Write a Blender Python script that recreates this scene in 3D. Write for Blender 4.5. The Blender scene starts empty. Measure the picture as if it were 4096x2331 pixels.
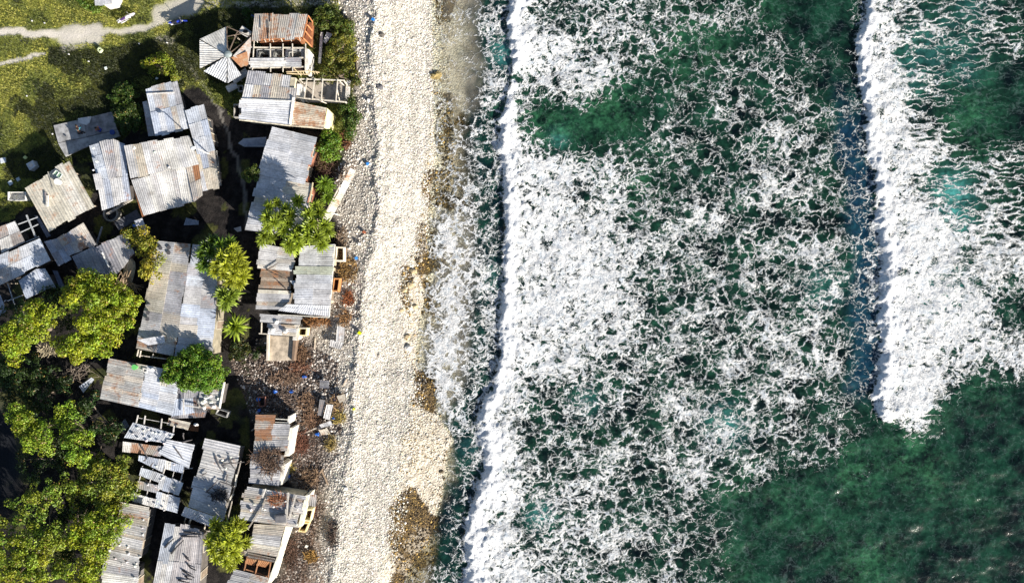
import bpy, math, random
import numpy as np
from mathutils import Vector, Matrix
random.seed(7); RNG = np.random.RandomState(11)
SC = bpy.context.scene
COL = SC.collection
R = math.radians
# ------------------------------------------------------------------ framing
MPP = 0.0264            # metres per photo pixel (4096 wide) at sea level
HC = 85.0               # flying height of the camera over the sea
LAND = 2.0              # height of the village ground over the sea
def PX(px, py, z=LAND):                       # photo pixel -> place at height z
    s = MPP*(HC-z)/HC
    return Vector(((px-2048)*s, -(py-1165.5)*s, z))
OFF = {0:(0,0),1:(0,0),2:(700,0),3:(0,580),4:(700,580),5:(0,1150),6:(700,1150),7:(0,1731),8:(700,1731)}
def nat(k, x, y):
    f = 1.0 if k == 0 else 800/1941
    return OFF[k][0]+x*f, OFF[k][1]+y*f
def W(k, x, y, h=0.0):                        # tile coordinates, h above the village ground
    a, b = nat(k, x, y); return PX(a, b, LAND+h)
# ------------------------------------------------------------------ numpy noise
class VN:
    def __init__(s, seed): s.g = np.random.RandomState(seed).rand(256, 256)
    def __call__(s, x, y):
        xi = np.floor(x).astype(int); yi = np.floor(y).astype(int)
        fx = x-xi; fy = y-yi; fx = fx*fx*(3-2*fx); fy = fy*fy*(3-2*fy)
        g = s.g; a = g[xi & 255, yi & 255]; b = g[(xi+1) & 255, yi & 255]
        c = g[xi & 255, (yi+1) & 255]; d = g[(xi+1) & 255, (yi+1) & 255]
        return (a*(1-fx)+b*fx)*(1-fy)+(c*(1-fx)+d*fx)*fy
_vn = [VN(i) for i in range(8)]
def fbm(x, y, sc, oct=4, k=0):
    t = 0; a = .5; n = 0
    for o in range(oct):
        t = t+a*_vn[(k+o) % 8](x*sc+17.3*o, y*sc-9.1*o); n += a; a *= .5; sc *= 2.03
    return t/n
def sstep(a, b, x):
    t = np.clip((x-a)/(b-a), 0, 1); return t*t*(3-2*t)
def segdist(X, Y, pts):
    best = np.full(X.shape, 1e9)
    for (x0, y0), (x1, y1) in zip(pts[:-1], pts[1:]):
        dx, dy = x1-x0, y1-y0; L = dx*dx+dy*dy+1e-9
        t = np.clip(((X-x0)*dx+(Y-y0)*dy)/L, 0, 1)
        best = np.minimum(best, np.hypot(X-x0-t*dx, Y-y0-t*dy))
    return best
def inpoly(X, Y, P):
    r = np.zeros(X.shape, bool); n = len(P); j = n-1
    for i in range(n):
        xi, yi = P[i]; xj, yj = P[j]
        c = ((yi > Y) != (yj > Y)) & (X < (xj-xi)*(Y-yi)/((yj-yi)+1e-12)+xi)
        r ^= c; j = i
    return r
def ipl(Y, pts):                              # pts: (y, x) -> x at each y
    ys = [p[0] for p in pts]; xs = [p[1] for p in pts]
    return np.interp(Y, ys, xs)
# ------------------------------------------------------------------ materials
def newmat(name):
    m = bpy.data.materials.new(name); m.use_nodes = True
    nt = m.node_tree; nt.nodes.clear()
    out = nt.nodes.new('ShaderNodeOutputMaterial')
    b = nt.nodes.new('ShaderNodeBsdfPrincipled')
    nt.links.new(b.outputs[0], out.inputs[0])
    return m, nt, b, out
class NB:                                     # small node-writing helper
    def __init__(s, nt): s.nt = nt
    def n(s, t, **kw):
        nd = s.nt.nodes.new(t)
        for k, v in kw.items(): setattr(nd, k, v)
        return nd
    def put(s, sock, v):
        if isinstance(v, bpy.types.NodeSocket): s.nt.links.new(v, sock)
        elif isinstance(v, (int, float)):
            try: sock.default_value = v
            except TypeError: sock.default_value = (v, v, v)
        else:
            v = tuple(v)
            sock.default_value = v if len(sock.default_value) == len(v) else v+(1,)
    def m(s, op, a, b=0.0, c=0.0, clamp=False):
        nd = s.n('ShaderNodeMath', operation=op, use_clamp=clamp)
        s.put(nd.inputs[0], a); s.put(nd.inputs[1], b); s.put(nd.inputs[2], c); return nd.outputs[0]
    def vm(s, op, a, b=(0, 0, 0)):
        nd = s.n('ShaderNodeVectorMath', operation=op)
        s.put(nd.inputs[0], a)
        if op == 'SCALE': s.put(nd.inputs['Scale'], b)
        else: s.put(nd.inputs[1], b)
        return nd.outputs[0]
    def mix(s, f, a, b, mode='MIX'):
        nd = s.n('ShaderNodeMix', data_type='RGBA', blend_type=mode)
        s.put(nd.inputs[0], f); s.put(nd.inputs[6], a); s.put(nd.inputs[7], b); return nd.outputs[2]
    def noise(s, vec, sc, det=4, rough=.55, out=0, dist=0.0):
        nd = s.n('ShaderNodeTexNoise'); s.put(nd.inputs['Vector'], vec); nd.inputs['Scale'].default_value = sc
        nd.inputs['Detail'].default_value = det; nd.inputs['Roughness'].default_value = rough
        nd.inputs['Distortion'].default_value = dist
        return nd.outputs[out]
    def voro(s, vec, sc, feat='F1', out=0, rnd=1.0):
        nd = s.n('ShaderNodeTexVoronoi', feature=feat); s.put(nd.inputs['Vector'], vec)
        nd.inputs['Scale'].default_value = sc; nd.inputs['Randomness'].default_value = rnd
        return nd.outputs[out]
    def ss(s, v, a, b, lo=0.0, hi=1.0):
        nd = s.n('ShaderNodeMapRange', interpolation_type='SMOOTHSTEP')
        s.put(nd.inputs[0], v); s.put(nd.inputs[1], a); s.put(nd.inputs[2], b); s.put(nd.inputs[3], lo); s.put(nd.inputs[4], hi)
        return nd.outputs[0]
    def attr(s, name, out=0):
        nd = s.n('ShaderNodeAttribute', attribute_name=name); return nd.outputs[out]
    def pos(s): return s.n('ShaderNodeNewGeometry').outputs['Position']
    def bump(s, h, st=.5, d=.05, nrm=None):
        nd = s.n('ShaderNodeBump'); nd.inputs['Strength'].default_value = st; nd.inputs['Distance'].default_value = d
        s.put(nd.inputs['Height'], h)
        if nrm: s.put(nd.inputs['Normal'], nrm)
        return nd.outputs[0]
    def sep(s, v):
        nd = s.n('ShaderNodeSeparateXYZ'); s.put(nd.inputs[0], v); return nd.outputs
def paint(name, rough=.7, nsc=2.0, namp=.35, bump=0.0, bsc=20, spec=.3):
    """object colour comes from the mesh's own colour attribute, weathered by noise"""
    m, nt, b, out = newmat(name); g = NB(nt); p = g.pos()
    c = g.attr('Col'); n = g.noise(p, nsc, 6, .65)
    f = g.ss(n, .3, .7, 1-namp, 1+namp*.4)
    c2 = g.vm('SCALE', c, f)
    g.put(b.inputs['Base Color'], c2); b.inputs['Roughness'].default_value = rough
    b.inputs['Specular IOR Level'].default_value = spec
    if bump: g.put(b.inputs['Normal'], g.bump(g.noise(p, bsc, 5, .7), bump, .04))
    return m
def roof_material():
    m, nt, b, out = newmat('weathered_sheet_metal'); g = NB(nt); p = g.pos()
    c = g.attr('Col'); ru = g.attr('Rust', 2)
    big = g.noise(p, .55, 5, .6); fine = g.noise(p, 5.0, 6, .7)
    st = g.noise(g.vm('MULTIPLY', p, (1.2, 7.0, 1.0)), 1.3, 5, .7)
    f = g.ss(big, .3, .7, .66, 1.14)
    f = g.m('MULTIPLY', f, g.ss(fine, .25, .75, .74, 1.14))
    f = g.m('MULTIPLY', f, g.ss(st, .25, .7, .82, 1.08))
    c2 = g.vm('SCALE', c, f)
    stain = g.m('MULTIPLY', g.ss(g.noise(p, 1.3, 7, .74, dist=.6), .53, .66), .62)
    c2 = g.mix(stain, c2, g.mix(.5, c2, (.14, .11, .09)))
    rm = g.m('ADD', g.noise(p, 1.1, 8, .72), g.m('MULTIPLY', ru, .42))
    rm = g.ss(rm, .66, .82)
    rc = g.mix(g.noise(p, 6, 4), (.10, .035, .018), (.42, .19, .075))
    c3 = g.mix(g.m('MULTIPLY', rm, .85), c2, rc)
    g.put(b.inputs['Base Color'], c3)
    g.put(b.inputs['Roughness'], g.ss(rm, 0, 1, .5, .9))
    b.inputs['Specular IOR Level'].default_value = .5
    b.inputs['Metallic'].default_value = .12
    g.put(b.inputs['Normal'], g.bump(g.noise(p, 9, 5, .7), .35, .03))
    return m
def leaf_material(name, trans=.25, rough=.42):
    m, nt, b, out = newmat(name); g = NB(nt)
    c = g.attr('Col'); n = g.noise(g.pos(), 3.5, 3)
    c2 = g.vm('SCALE', c, g.ss(n, .3, .7, .7, 1.25))
    g.put(b.inputs['Base Color'], c2); b.inputs['Roughness'].default_value = rough
    b.inputs['Specular IOR Level'].default_value = .35
    t = g.n('ShaderNodeBsdfTranslucent'); g.put(t.inputs[0], g.vm('MULTIPLY', c2, (1.3, 1.25, .5)))
    mx = g.n('ShaderNodeMixShader'); mx.inputs[0].default_value = trans
    nt.links.new(b.outputs[0], mx.inputs[1]); nt.links.new(t.outputs[0], mx.inputs[2]); nt.links.new(mx.outputs[0], out.inputs[0])
    return m
M_ROOF = roof_material()
M_WALL = paint('weathered_wall_paint', .8, 1.6, .35, .3, 12)
M_WOOD = paint('sun_bleached_timber', .8, 4, .4, .3, 25)
M_CONC = paint('stained_concrete', .9, 1.4, .5, .4, 14)
M_GLOSS = paint('glossy_paint_and_plastic', .35, 3, .15, 0, 1, .5)
M_CLOTH = paint('cloth', .9, 3, .2, .2, 30)
M_LEAF = leaf_material('broad_leaves')
M_PAND = leaf_material('strap_leaves', .2, .33)
M_BARK = paint('bark', .9, 6, .4, .5, 20)
M_STONE = paint('coral_stone', .9, 3, .2, 0)
M_GRASS = leaf_material('grass_blades', .15, .6)
M_SKIN = paint('skin', .6, 5, .1)
# ------------------------------------------------------------------ objects
def props(o, label=None, cat=None, group=None, kind=None):
    if label: o['label'] = label
    if cat: o['category'] = cat
    if group: o['group'] = group
    if kind: o['kind'] = kind
    return o
def thing(name, loc, label, cat, group=None):
    o = bpy.data.objects.new(name, None); COL.objects.link(o); o.location = loc
    o.empty_display_size = .3
    return props(o, label, cat, group)
class MB:
    def __init__(s): s.v = []; s.f = []; s.c = []; s.r = []
    def add(s, vs, fs, col, rust=0.0):
        o = len(s.v); s.v += [tuple(v) for v in vs]; s.f += [tuple(i+o for i in f) for f in fs]
        s.c += [tuple(col)]*len(vs); s.r += [rust]*len(vs)
    def beam(s, p, q, w, h=None, col=(.5, .45, .38), up=None):
        p = Vector(p); q = Vector(q); h = h or w; d = (q-p).normalized()
        up = Vector(up) if up else (Vector((0, 0, 1)) if abs(d.z) < .9 else Vector((0, 1, 0)))
        a = d.cross(up).normalized()*w/2; b = a.cross(d).normalized()*h/2
        vs = [p-a-b, p+a-b, p+a+b, p-a+b, q-a-b, q+a-b, q+a+b, q-a+b]
        s.add(vs, [(0, 1, 2, 3), (7, 6, 5, 4), (0, 4, 5, 1), (1, 5, 6, 2), (2, 6, 7, 3), (3, 7, 4, 0)], col)
    def prism(s, pts, z0, z1, col):           # pts world xy; z1 number or list
        n = len(pts); z1 = z1 if hasattr(z1, '__len__') else [z1]*n
        z0 = z0 if hasattr(z0, '__len__') else [z0]*n
        vs = [(p[0], p[1], z) for p, z in zip(pts, z0)]+[(p[0], p[1], z) for p, z in zip(pts, z1)]
        fs = [tuple(range(n))[::-1], tuple(range(n, 2*n))]+[(i, (i+1) % n, (i+1) % n+n, i+n) for i in range(n)]
        s.add(vs, fs, col)
    def tube(s, pts, rad, col, n=8, cap=True):
        rad = rad if hasattr(rad, '__len__') else [rad]*len(pts)
        pts = [Vector(p) for p in pts]; vs = []; fs = []
        for i, p in enumerate(pts):
            d = (pts[min(i+1, len(pts)-1)]-pts[max(i-1, 0)]).normalized()
            a = d.cross(Vector((0, 0, 1)) if abs(d.z) < .9 else Vector((1, 0, 0))).normalized(); b = d.cross(a)
            for k in range(n):
                t = 2*math.pi*k/n; vs.append(p+(a*math.cos(t)+b*math.sin(t))*rad[i])
        for i in range(len(pts)-1):
            for k in range(n): fs.append((i*n+k, i*n+(k+1) % n, (i+1)*n+(k+1) % n, (i+1)*n+k))
        if cap: fs += [tuple(range(n)), tuple(range((len(pts)-1)*n, len(pts)*n))[::-1]]
        s.add(vs, fs, col)
    def blob(s, c, r, col, seed=0, n=7, m=5, jit=.25):       # lumpy closed stone
        rr = random.Random(seed); vs = [Vector(c)+Vector((0, 0, -r[2]))]; fs = []
        for i in range(1, m):
            ph = -math.pi/2+math.pi*i/m
            for k in range(n):
                th = 2*math.pi*k/n; q = 1+rr.uniform(-jit, jit)
                vs.append(Vector(c)+Vector((math.cos(th)*math.cos(ph)*r[0]*q, math.sin(th)*math.cos(ph)*r[1]*q, math.sin(ph)*r[2]*q)))
        vs.append(Vector(c)+Vector((0, 0, r[2])))
        for k in range(n):
            fs.append((0, 1+(k+1) % n, 1+k)); fs.append((len(vs)-1, 1+(m-2)*n+k, 1+(m-2)*n+(k+1) % n))
            for i in range(m-2): fs.append((1+i*n+k, 1+i*n+(k+1) % n, 1+(i+1)*n+(k+1) % n, 1+(i+1)*n+k))
        s.add(vs, fs, col)
    def build(s, name, mat, parent=None, loc=None, smooth=False):
        if not s.v: return None
        if parent is not None: loc = parent.location
        elif loc is None:
            a = np.array(s.v); loc = Vector((a[:, 0].mean(), a[:, 1].mean(), a[:, 2].min()))
        loc = Vector(loc); me = bpy.data.meshes.new(name)
        me.from_pydata([tuple(Vector(v)-loc) for v in s.v], [], s.f)
        ca = me.color_attributes.new('Col', 'FLOAT_COLOR', 'POINT')
        ca.data.foreach_set('color', np.array([(c[0], c[1], c[2], 1) for c in s.c], dtype=np.float32).ravel())
        ra = me.attributes.new('Rust', 'FLOAT', 'POINT'); ra.data.foreach_set('value', np.array(s.r, dtype=np.float32))
        if smooth: me.polygons.foreach_set('use_smooth', [True]*len(me.polygons))
        me.materials.append(mat); me.update()
        o = bpy.data.objects.new(name, me); COL.objects.link(o)
        if parent is not None: o.parent = parent
        else: o.location = loc
        return o
def np_mesh(name, V, F, cols, mat, parent=None, loc=(0, 0, 0), smooth=False, attrs=None):
    """V (n,3), F (m,k) constant k, cols (n,3)"""
    loc = np.array(parent.location if parent is not None else loc, dtype=float)
    me = bpy.data.meshes.new(name); n = len(V); m, k = F.shape
    me.vertices.add(n); me.vertices.foreach_set('co', (V-loc).astype(np.float32).ravel())
    me.loops.add(m*k); me.loops.foreach_set('vertex_index', F.astype(np.int32).ravel())
    me.polygons.add(m); me.polygons.foreach_set('loop_start', np.arange(0, m*k, k, dtype=np.int32))
    me.polygons.foreach_set('loop_total', np.full(m, k, dtype=np.int32))
    if smooth: me.polygons.foreach_set('use_smooth', np.ones(m, dtype=bool))
    me.update(calc_edges=True)
    if cols is not None:
        ca = me.color_attributes.new('Col', 'FLOAT_COLOR', 'POINT')
        ca.data.foreach_set('color', np.concatenate([cols, np.ones((n, 1))], 1).astype(np.float32).ravel())
    for an, av in (attrs or {}).items():
        at = me.attributes.new(an, 'FLOAT', 'POINT'); at.data.foreach_set('value', av.astype(np.float32).ravel())
    me.materials.append(mat); me.validate()
    o = bpy.data.objects.new(name, me); COL.objects.link(o)
    if parent is not None: o.parent = parent
    else: o.location = Vector(loc)
    return o
# ------------------------------------------------------------------ camera, light
cam = bpy.data.cameras.new('camera'); co = bpy.data.objects.new('camera', cam); COL.objects.link(co)
co.location = (0, 0, HC); cam.sensor_width = 36; cam.lens = 18*HC/(2048*MPP); cam.clip_end = 1500; cam.clip_start = 1
SC.camera = co
SUN_AZ, SUN_EL = R(133), R(24)                # clockwise from +Y
sd = Vector((math.sin(SUN_AZ)*math.cos(SUN_EL), math.cos(SUN_AZ)*math.cos(SUN_EL), math.sin(SUN_EL)))
sl = bpy.data.lights.new('sun', 'SUN'); so = bpy.data.objects.new('sun', sl); COL.objects.link(so)
sl.energy = 5.0; sl.angle = R(.5); sl.color = (1, .92, .82)
so.rotation_euler = sd.to_track_quat('Z', 'Y').to_euler(); so.location = sd*60
w = bpy.data.worlds.new('World'); SC.world = w; w.use_nodes = True
wn = w.node_tree; bg = wn.nodes['Background']; sk = wn.nodes.new('ShaderNodeTexSky')
sk.sky_type = 'NISHITA'; sk.sun_disc = False; sk.sun_elevation = SUN_EL; sk.sun_rotation = SUN_AZ
wn.links.new(sk.outputs[0], bg.inputs[0]); bg.inputs[1].default_value = .062
SC.view_settings.view_transform = 'Standard'; SC.view_settings.look = 'None'
SC.view_settings.exposure = 1.12; SC.view_settings.gamma = 1
SC.cycles.max_bounces = 5; SC.cycles.transparent_max_bounces = 8
# ------------------------------------------------------------------ shore lines (photo pixels, y -> x)
D = 1.6012                                    # pixels of the overview -> photo pixels
def dl(*a): return [(y*D, x*D) for x, y in a]
WATER_L = dl((1070, -300), (1080, 0), (1083, 200), (1090, 400), (1075, 500), (1068, 600), (1068, 700), (1050, 800), (1040, 870), (1045, 920), (1088, 960), (1090, 1010), (1105, 1050), (1135, 1100), (1118, 1150), (1108, 1230), (1095, 1300), (1075, 1350), (1040, 1400), (1010, 1456), (990, 1800))
DRY_R = dl((1080, -300), (1090, 0), (1090, 200), (1085, 330), (1065, 450), (1062, 600), (1035, 640), (1010, 700), (1015, 800), (1025, 900), (1035, 960), (1030, 1050), (1010, 1100), (1000, 1200), (985, 1300), (965, 1400), (950, 1456), (940, 1800))
CREST = dl((940, -300), (935, 0), (930, 150), (935, 250), (945, 400), (945, 560), (925, 640), (905, 720), (900, 830), (895, 900), (885, 1000), (885, 1060), (870, 1150), (855, 1250), (845, 1350), (835, 1456), (830, 1800))
RUB_L = dl((880, -300), (835, 0), (885, 60), (890, 200), (892, 300), (850, 400), (835, 500), (860, 600), (850, 700), (820, 780), (650, 850), (630, 950), (640, 1050), (730, 1100), (730, 1200), (770, 1260), (740, 1330), (700, 1456), (690, 1800))
BR1 = dl((1276, -200), (1276, 0), (1260, 60), (1264, 100), (1278, 170), (1270, 215), (1262, 250), (1242, 300), (1240, 380), (1250, 440), (1252, 480), (1258, 560), (1252, 620), (1253, 700), (1245, 780), (1242, 860), (1238, 920), (1222, 970), (1200, 1010), (1186, 1060), (1195, 1110), (1207, 1150), (1195, 1200), (1178, 1250), (1160, 1300), (1153, 1350), (1158, 1400), (1150, 1456), (1140, 1650))
BR1W = [(-300, 90), (0, 70), (150, 90), (250, 65), (300, 26), (380, 26), (440, 70), (560, 100), (700, 85), (900, 75), (1200, 80), (1500, 70), (1620, 70), (1750, 100), (1850, 80), (2000, 100), (2150, 115), (2331, 130), (2700, 130)]
BR2 = dl((2165, -200), (2160, 0), (2148, 60), (2132, 100), (2134, 150), (2142, 220), (2155, 270), (2152, 330), (2160, 390), (2178, 430), (2182, 500), (2180, 560), (2200, 640), (2196, 700), (2185, 790), (2196, 880), (2182, 940), (2172, 985), (2182, 1020), (2196, 1050), (2270, 1068))
BR2W = [(-300, 90), (0, 75), (160, 110), (300, 130), (500, 125), (700, 105), (900, 110), (1100, 105), (1300, 115), (1500, 120), (1600, 125), (1660, 115), (1676, 80), (1690, 48), (1704, 20), (1716, 4), (1724, 0)]
FOAM = """02325764456766434310000874223321
02335696566765433221110986522331
02324398766653211222214982232231
02325478897432234433323984222111
02326667772233444444332995321100
04335611120023344444444996210000
14343830001234444454444998420000
03442866435555444554555899752221
02233898877654443565654598434443
02452698867655555565545698312543
01662698778766665556545599722433
03863598888766654556556699976653
03853599998876645556656699986875
03663698998876545554566799876766
04875699999866655435666799987531
04864699898866665555644599998611
06843687788876646655565699888742
28844888978776546666666399878877
16834876645756545666655399974466
02834864356656746566564299851111
01836755667566855454454199710000
01538846643866776744442105200000
01238855457877777654431000000000
02247666667777776532101100000000
01148956787766532100000000000000
00249837788755321100100010000000
11269837788655322100000000000100
01279867677544321101000000100000
23359988777555331110010010010000
65459988777554321101001000100000""".split()
FG = np.array([[int(c) for c in r] for r in FOAM], float)/9
def foam_at(X, Y):
    gx = np.clip((X-1640)/80, 0, 30.999); gy = np.clip((Y-40)/80, 0, 28.999)
    xi = gx.astype(int); yi = gy.astype(int); fx = gx-xi; fy = gy-yi
    return (FG[yi, xi]*(1-fx)+FG[yi, xi+1]*fx)*(1-fy)+(FG[yi+1, xi]*(1-fx)+FG[yi+1, xi+1]*fx)*fy
def gridaxis(a, b, st, far):
    core = np.arange(a, b+st*.5, st); ex = []; s = st; x = core[-1]
    while x < far: s *= 1.25; x += s; ex.append(x)
    lf = []; s = st; x = a
    while x > -far: s *= 1.25; x -= s; lf.append(x)
    return np.concatenate([np.array(lf[::-1]), core, np.array(ex)])
def gridmesh(xs, ys):
    X, Y = np.meshgrid(xs, ys); ny, nx = X.shape
    i = np.arange(ny*nx).reshape(ny, nx)
    F = np.stack([i[:-1, :-1], i[:-1, 1:], i[1:, 1:], i[1:, :-1]], -1).reshape(-1, 4)
    return X, Y, F
# ------------------------------------------------------------------ ground
def ground_height(px, py):
    cr = ipl(py, CREST); wl = ipl(py, WATER_L)
    wig = (fbm(px, py, .012, 4, 2)-.5)*70
    cr = cr+wig*.6+(fbm(px, py, .05, 2, 3)-.5)*22
    z = np.full(px.shape, LAND)
    back = np.clip((px-(cr-150))/120, 0, 1); lip = np.clip((px-(cr-26))/26, 0, 1)
    lh = .05+.38*fbm(px, py, .011, 3, 4)**1.5; z = z+(.60-lh)*back+lh*lip*lip*(3-2*lip)
    t = np.clip((px-cr)/(wl-cr), 0, 1)
    z = np.where(px > cr, (LAND+.6)*(1-t)**1.15, z)
    z = np.where(px > wl, -.012*np.clip(px-wl, 0, 400)*.55, z)
    z = z+(fbm(px, py, .02, 3, 5)-.5)*.12*np.clip((px-1100)/200, 0, 1)
    z = z+(fbm(px, py, .008, 3, 1)-.5)*.18*np.clip(1-(px-1100)/200, 0, 1)
    pond = sstep(90, 20, np.hypot((px-10)*.9, (py-1800)*.35)); z = z-pond*.7
    return z
def pix_of(X, Y, z):
    s = MPP*(HC-z)/HC; return X/s+2048, -Y/s+1165.5
GRASS_SHADE = [(200, 190), (330, 205), (450, 190), (640, 160), (760, 60), (1000, 20), (1330, 20), (1340, 110), (1250, 330), (760, 330), (560, 480), (430, 640), (190, 700), (20, 720), (20, 620), (150, 600), (185, 560), (110, 470), (20, 420), (60, 380), (130, 420), (170, 330), (330, 370), (250, 300), (190, 240)]  # outline of the broad shade painted into the grass colour
BROWNP = ([(1745, 360), (1800, 380), (1870, 470), (1930, 560), (1930, 720), (1860, 760), (1790, 700), (1740, 560)],
              [(1680, 680), (1930, 650), (1900, 850), (1700, 820)],
              [(1660, 880), (1790, 900), (1790, 1080), (1660, 1100)], [(1690, 1090), (1740, 1150), (1740, 1250), (1700, 1280)],
              [(1660, 1480), (1755, 1500), (1740, 1650), (1650, 1640)], [(1560, 2010), (1640, 1930), (1790, 2110), (1830, 2300), (1600, 2340), (1550, 2180)],
              [(1560, 2280), (1900, 2280), (1900, 2800), (1500, 2800)], [(1740, -400), (1820, -400), (1800, 80), (1750, 100)],
              [(1600, 1050), (1660, 1080), (1640, 1260), (1590, 1200)])
def ground():
    xs = gridaxis(-56, -4, .22, 520); ys = gridaxis(-32.5, 32.5, .22, 520)
    X, Y, F = gridmesh(xs, ys)
    px, py = pix_of(X, Y, 2.0); Z = ground_height(px, py)
    px, py = pix_of(X, Y, Z); Z = ground_height(px, py)
    wx = px+(fbm(px, py, .03, 3, 3)-.5)*50; wy = py+(fbm(px, py, .03, 3, 6)-.5)*50
    n1 = fbm(px, py, .012, 4, 0)
    grass = inpoly(wx, wy, [(-4000, -4000), (1340, -4000), (1360, 60), (1420, 100), (1425, 300), (1420, 480), (1380, 570), (1290, 560), (1270, 480), (930, 470), (760, 330), (700, 400), (560, 480), (430, 640), (300, 640), (180, 760), (60, 880), (-4000, 900)]).astype(float)
    grass = np.maximum(grass, inpoly(wx, wy, [(1290, 540), (1390, 560), (1400, 640), (1270, 700)])*.8)
    grass = np.maximum(grass, .35*(n1 > .62)*(px < 1000))
    grass_shade = inpoly(wx, wy, GRASS_SHADE).astype(float)
    def line(k, pts, w):
        P = [nat(k, *p) for p in pts]; d = segdist(wx*.5+px*.5, wy*.5+py*.5, P); return sstep(w*1.25, w*.55, d)
    path = line(1, [(-2000, 330), (0, 305), (200, 310), (400, 335), (700, 345), (850, 330)], 17)
    path = np.maximum(path, line(1, [(650, 350), (780, 330), (920, 330)], 45)*.9)
    path = np.maximum(path, line(1, [(920, 330), (1050, 310), (1200, 310), (1400, 270), (1570, 200)], 13)*.8)
    path = np.maximum(path, line(1, [(-900, 700), (0, 620), (130, 590), (300, 550), (430, 520)], 9)*.9)
    path = np.maximum(path, line(1, [(600, 490), (800, 440)], 14)*.6)
    path = np.maximum(path, line(1, [(1560, 150), (1700, 80), (1850, 60), (2000, -100)], 42)*.75)
    path = np.maximum(path, line(2, [(300, 50), (500, 40), (830, 40), (1300, 10), (1500, 30)], 16)*.75)
    path = np.maximum(path, line(1, [(1540, 370), (1640, 410)], 16)*.5)
    path = np.maximum(path, line(2, [(60, 560), (160, 680), (250, 800), (360, 960), (440, 1100), (500, 1250), (540, 1440)], 5)*.35)
    path = np.maximum(path, line(4, [(540, 0), (600, 150), (660, 400), (700, 800)], 7)*.3)
    rub = sstep(-25, 25, wx-ipl(py, RUB_L))
    wet = sstep(-14, 14, wx-ipl(py, DRY_R))
    brown = np.zeros(px.shape)
    for P in BROWNP:
        brown = np.maximum(brown, inpoly(wx, wy, P)*(.55+.45*(n1 > .45)))
    # soils: 0 earth, stones of the bank left of the ridge
    pond = sstep(100, 40, np.hypot((px-10)*.9, (py-1800)*.35))
    cr = ipl(py, CREST); bank = sstep(-30, 20, wx-cr)
    ash = inpoly(wx, wy, [(930, 1420), (1230, 1340), (1330, 1450), (1330, 1750), (1200, 2331), (1130, 2500), (1090, 2500), (1160, 1900), (1000, 1650)]).astype(float)
    dk = sstep(1250, 1420, wy)*(1-sstep(.35, .75, (wx-ipl(py, RUB_L))/(ipl(py, CREST)-ipl(py, RUB_L)+1)))
    rust = inpoly(wx, wy, [(1290, 690), (1400, 560), (1440, 640), (1370, 760), (1290, 900)]).astype(float)*.8
    rust = np.maximum(rust, inpoly(wx, wy, [(1350, 1030), (1445, 1030), (1440, 1250), (1360, 1300), (1190, 1300), (1190, 1260), (1340, 1250)])*.8)
    rust = np.maximum(rust, inpoly(wx, wy, [(1150, 1650), (1330, 1750), (1400, 1880), (1230, 1880), (1150, 1850)])*.55)
    rust = np.maximum(rust, inpoly(wx, wy, [(1140, 2120), (1250, 2090), (1330, 2230), (1290, 2400), (1090, 2400)])*.6)
    V = np.stack([X, Y, Z], -1).reshape(-1, 3)
    m, nt, b, out = newmat('village_ground_and_beach'); g = NB(nt); p = g.pos()
    flat = g.vm('MULTIPLY', p, (1, 1, .3))
    nz = g.noise(flat, 1.2, 7, .68); nf = g.noise(flat, 9, 6, .7)
    v1 = g.voro(flat, 4.2, 'F1', 0); v1c = g.voro(flat, 4.2, 'F1', 1); v2 = g.voro(flat, 8.5, 'F1', 0); v2c = g.voro(flat, 8.5, 'F1', 1)
    gr = g.mix(g.ss(g.noise(flat, .45, 6, .65), .36, .6), (.040, .062, .014), (.22, .235, .045)); gr = g.mix(g.attr('grass_shade', 2), gr, g.vm('SCALE', gr, .30))
    gr = g.mix(g.ss(nf, .35, .65), g.vm('SCALE', gr, .55), g.vm('SCALE', gr, 1.25))
    earth = g.mix(g.ss(nz, .35, .7), (.007, .0065, .007), (.034, .030, .028))  # near-black tone: alley shade is put into the earth colour
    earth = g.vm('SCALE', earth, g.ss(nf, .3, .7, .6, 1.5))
    pth = g.mix(nf, (.36, .34, .31), (.74, .69, .60))
    cw = g.sep(v1c)[0]; cw2 = g.sep(v2c)[0]
    rubc = g.mix(g.ss(cw2, .2, .95), (.36, .33, .28), (.70, .66, .58))
    rubc = g.mix(g.ss(v2, .3, .62), rubc, (.28, .25, .21)); rubc = g.mix(g.m('MULTIPLY', g.attr('dk', 2), .85), rubc, g.mix(g.ss(cw2, .3, .95), (.045, .03, .022), (.30, .23, .18)))
    rubc = g.mix(g.m('MULTIPLY', g.attr('rust', 2), g.ss(nz, .4, .6)), rubc, g.mix(nf, (.045, .022, .012), (.20, .095, .04)))
    ashc = g.mix(g.ss(cw2, .55, 1.0), (.04, .03, .026), (.36, .32, .29))
    rubc = g.mix(g.m('MULTIPLY', g.attr('ash', 2), .85), rubc, ashc)
    bch = g.mix(g.ss(cw2, .0, .9), (.41, .39, .345), (.73, .705, .645))
    bch = g.mix(g.m('MULTIPLY', g.ss(v2, .3, .62), .55), bch, (.20, .18, .15))
    trk = g.ss(g.noise(g.vm('MULTIPLY', p, (1.3, .07, .1)), 1.0, 5, .65), .36, .62, .70, 1.08); bch = g.vm('SCALE', bch, trk); bch = g.vm('SCALE', bch, g.ss(nz, .3, .65, .8, 1.08))
    tan = g.mix(g.ss(nz, .3, .7), (.40, .345, .26), (.64, .60, .51)); tan = g.vm('SCALE', tan, g.ss(cw2, 0, 1, .72, 1.2))
    brn = g.mix(g.ss(nf, .35, .68), (.018, .012, .006), (.20, .13, .045))
    c = g.mix(g.m('MULTIPLY', g.attr('grass', 2), g.ss(nf, .2, .45, .75, 1)), earth, gr)
    c = g.mix(g.attr('path', 2), c, pth)
    c = g.mix(g.attr('rub', 2), c, rubc)
    c = g.mix(g.attr('bank', 2), c, bch)
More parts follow.
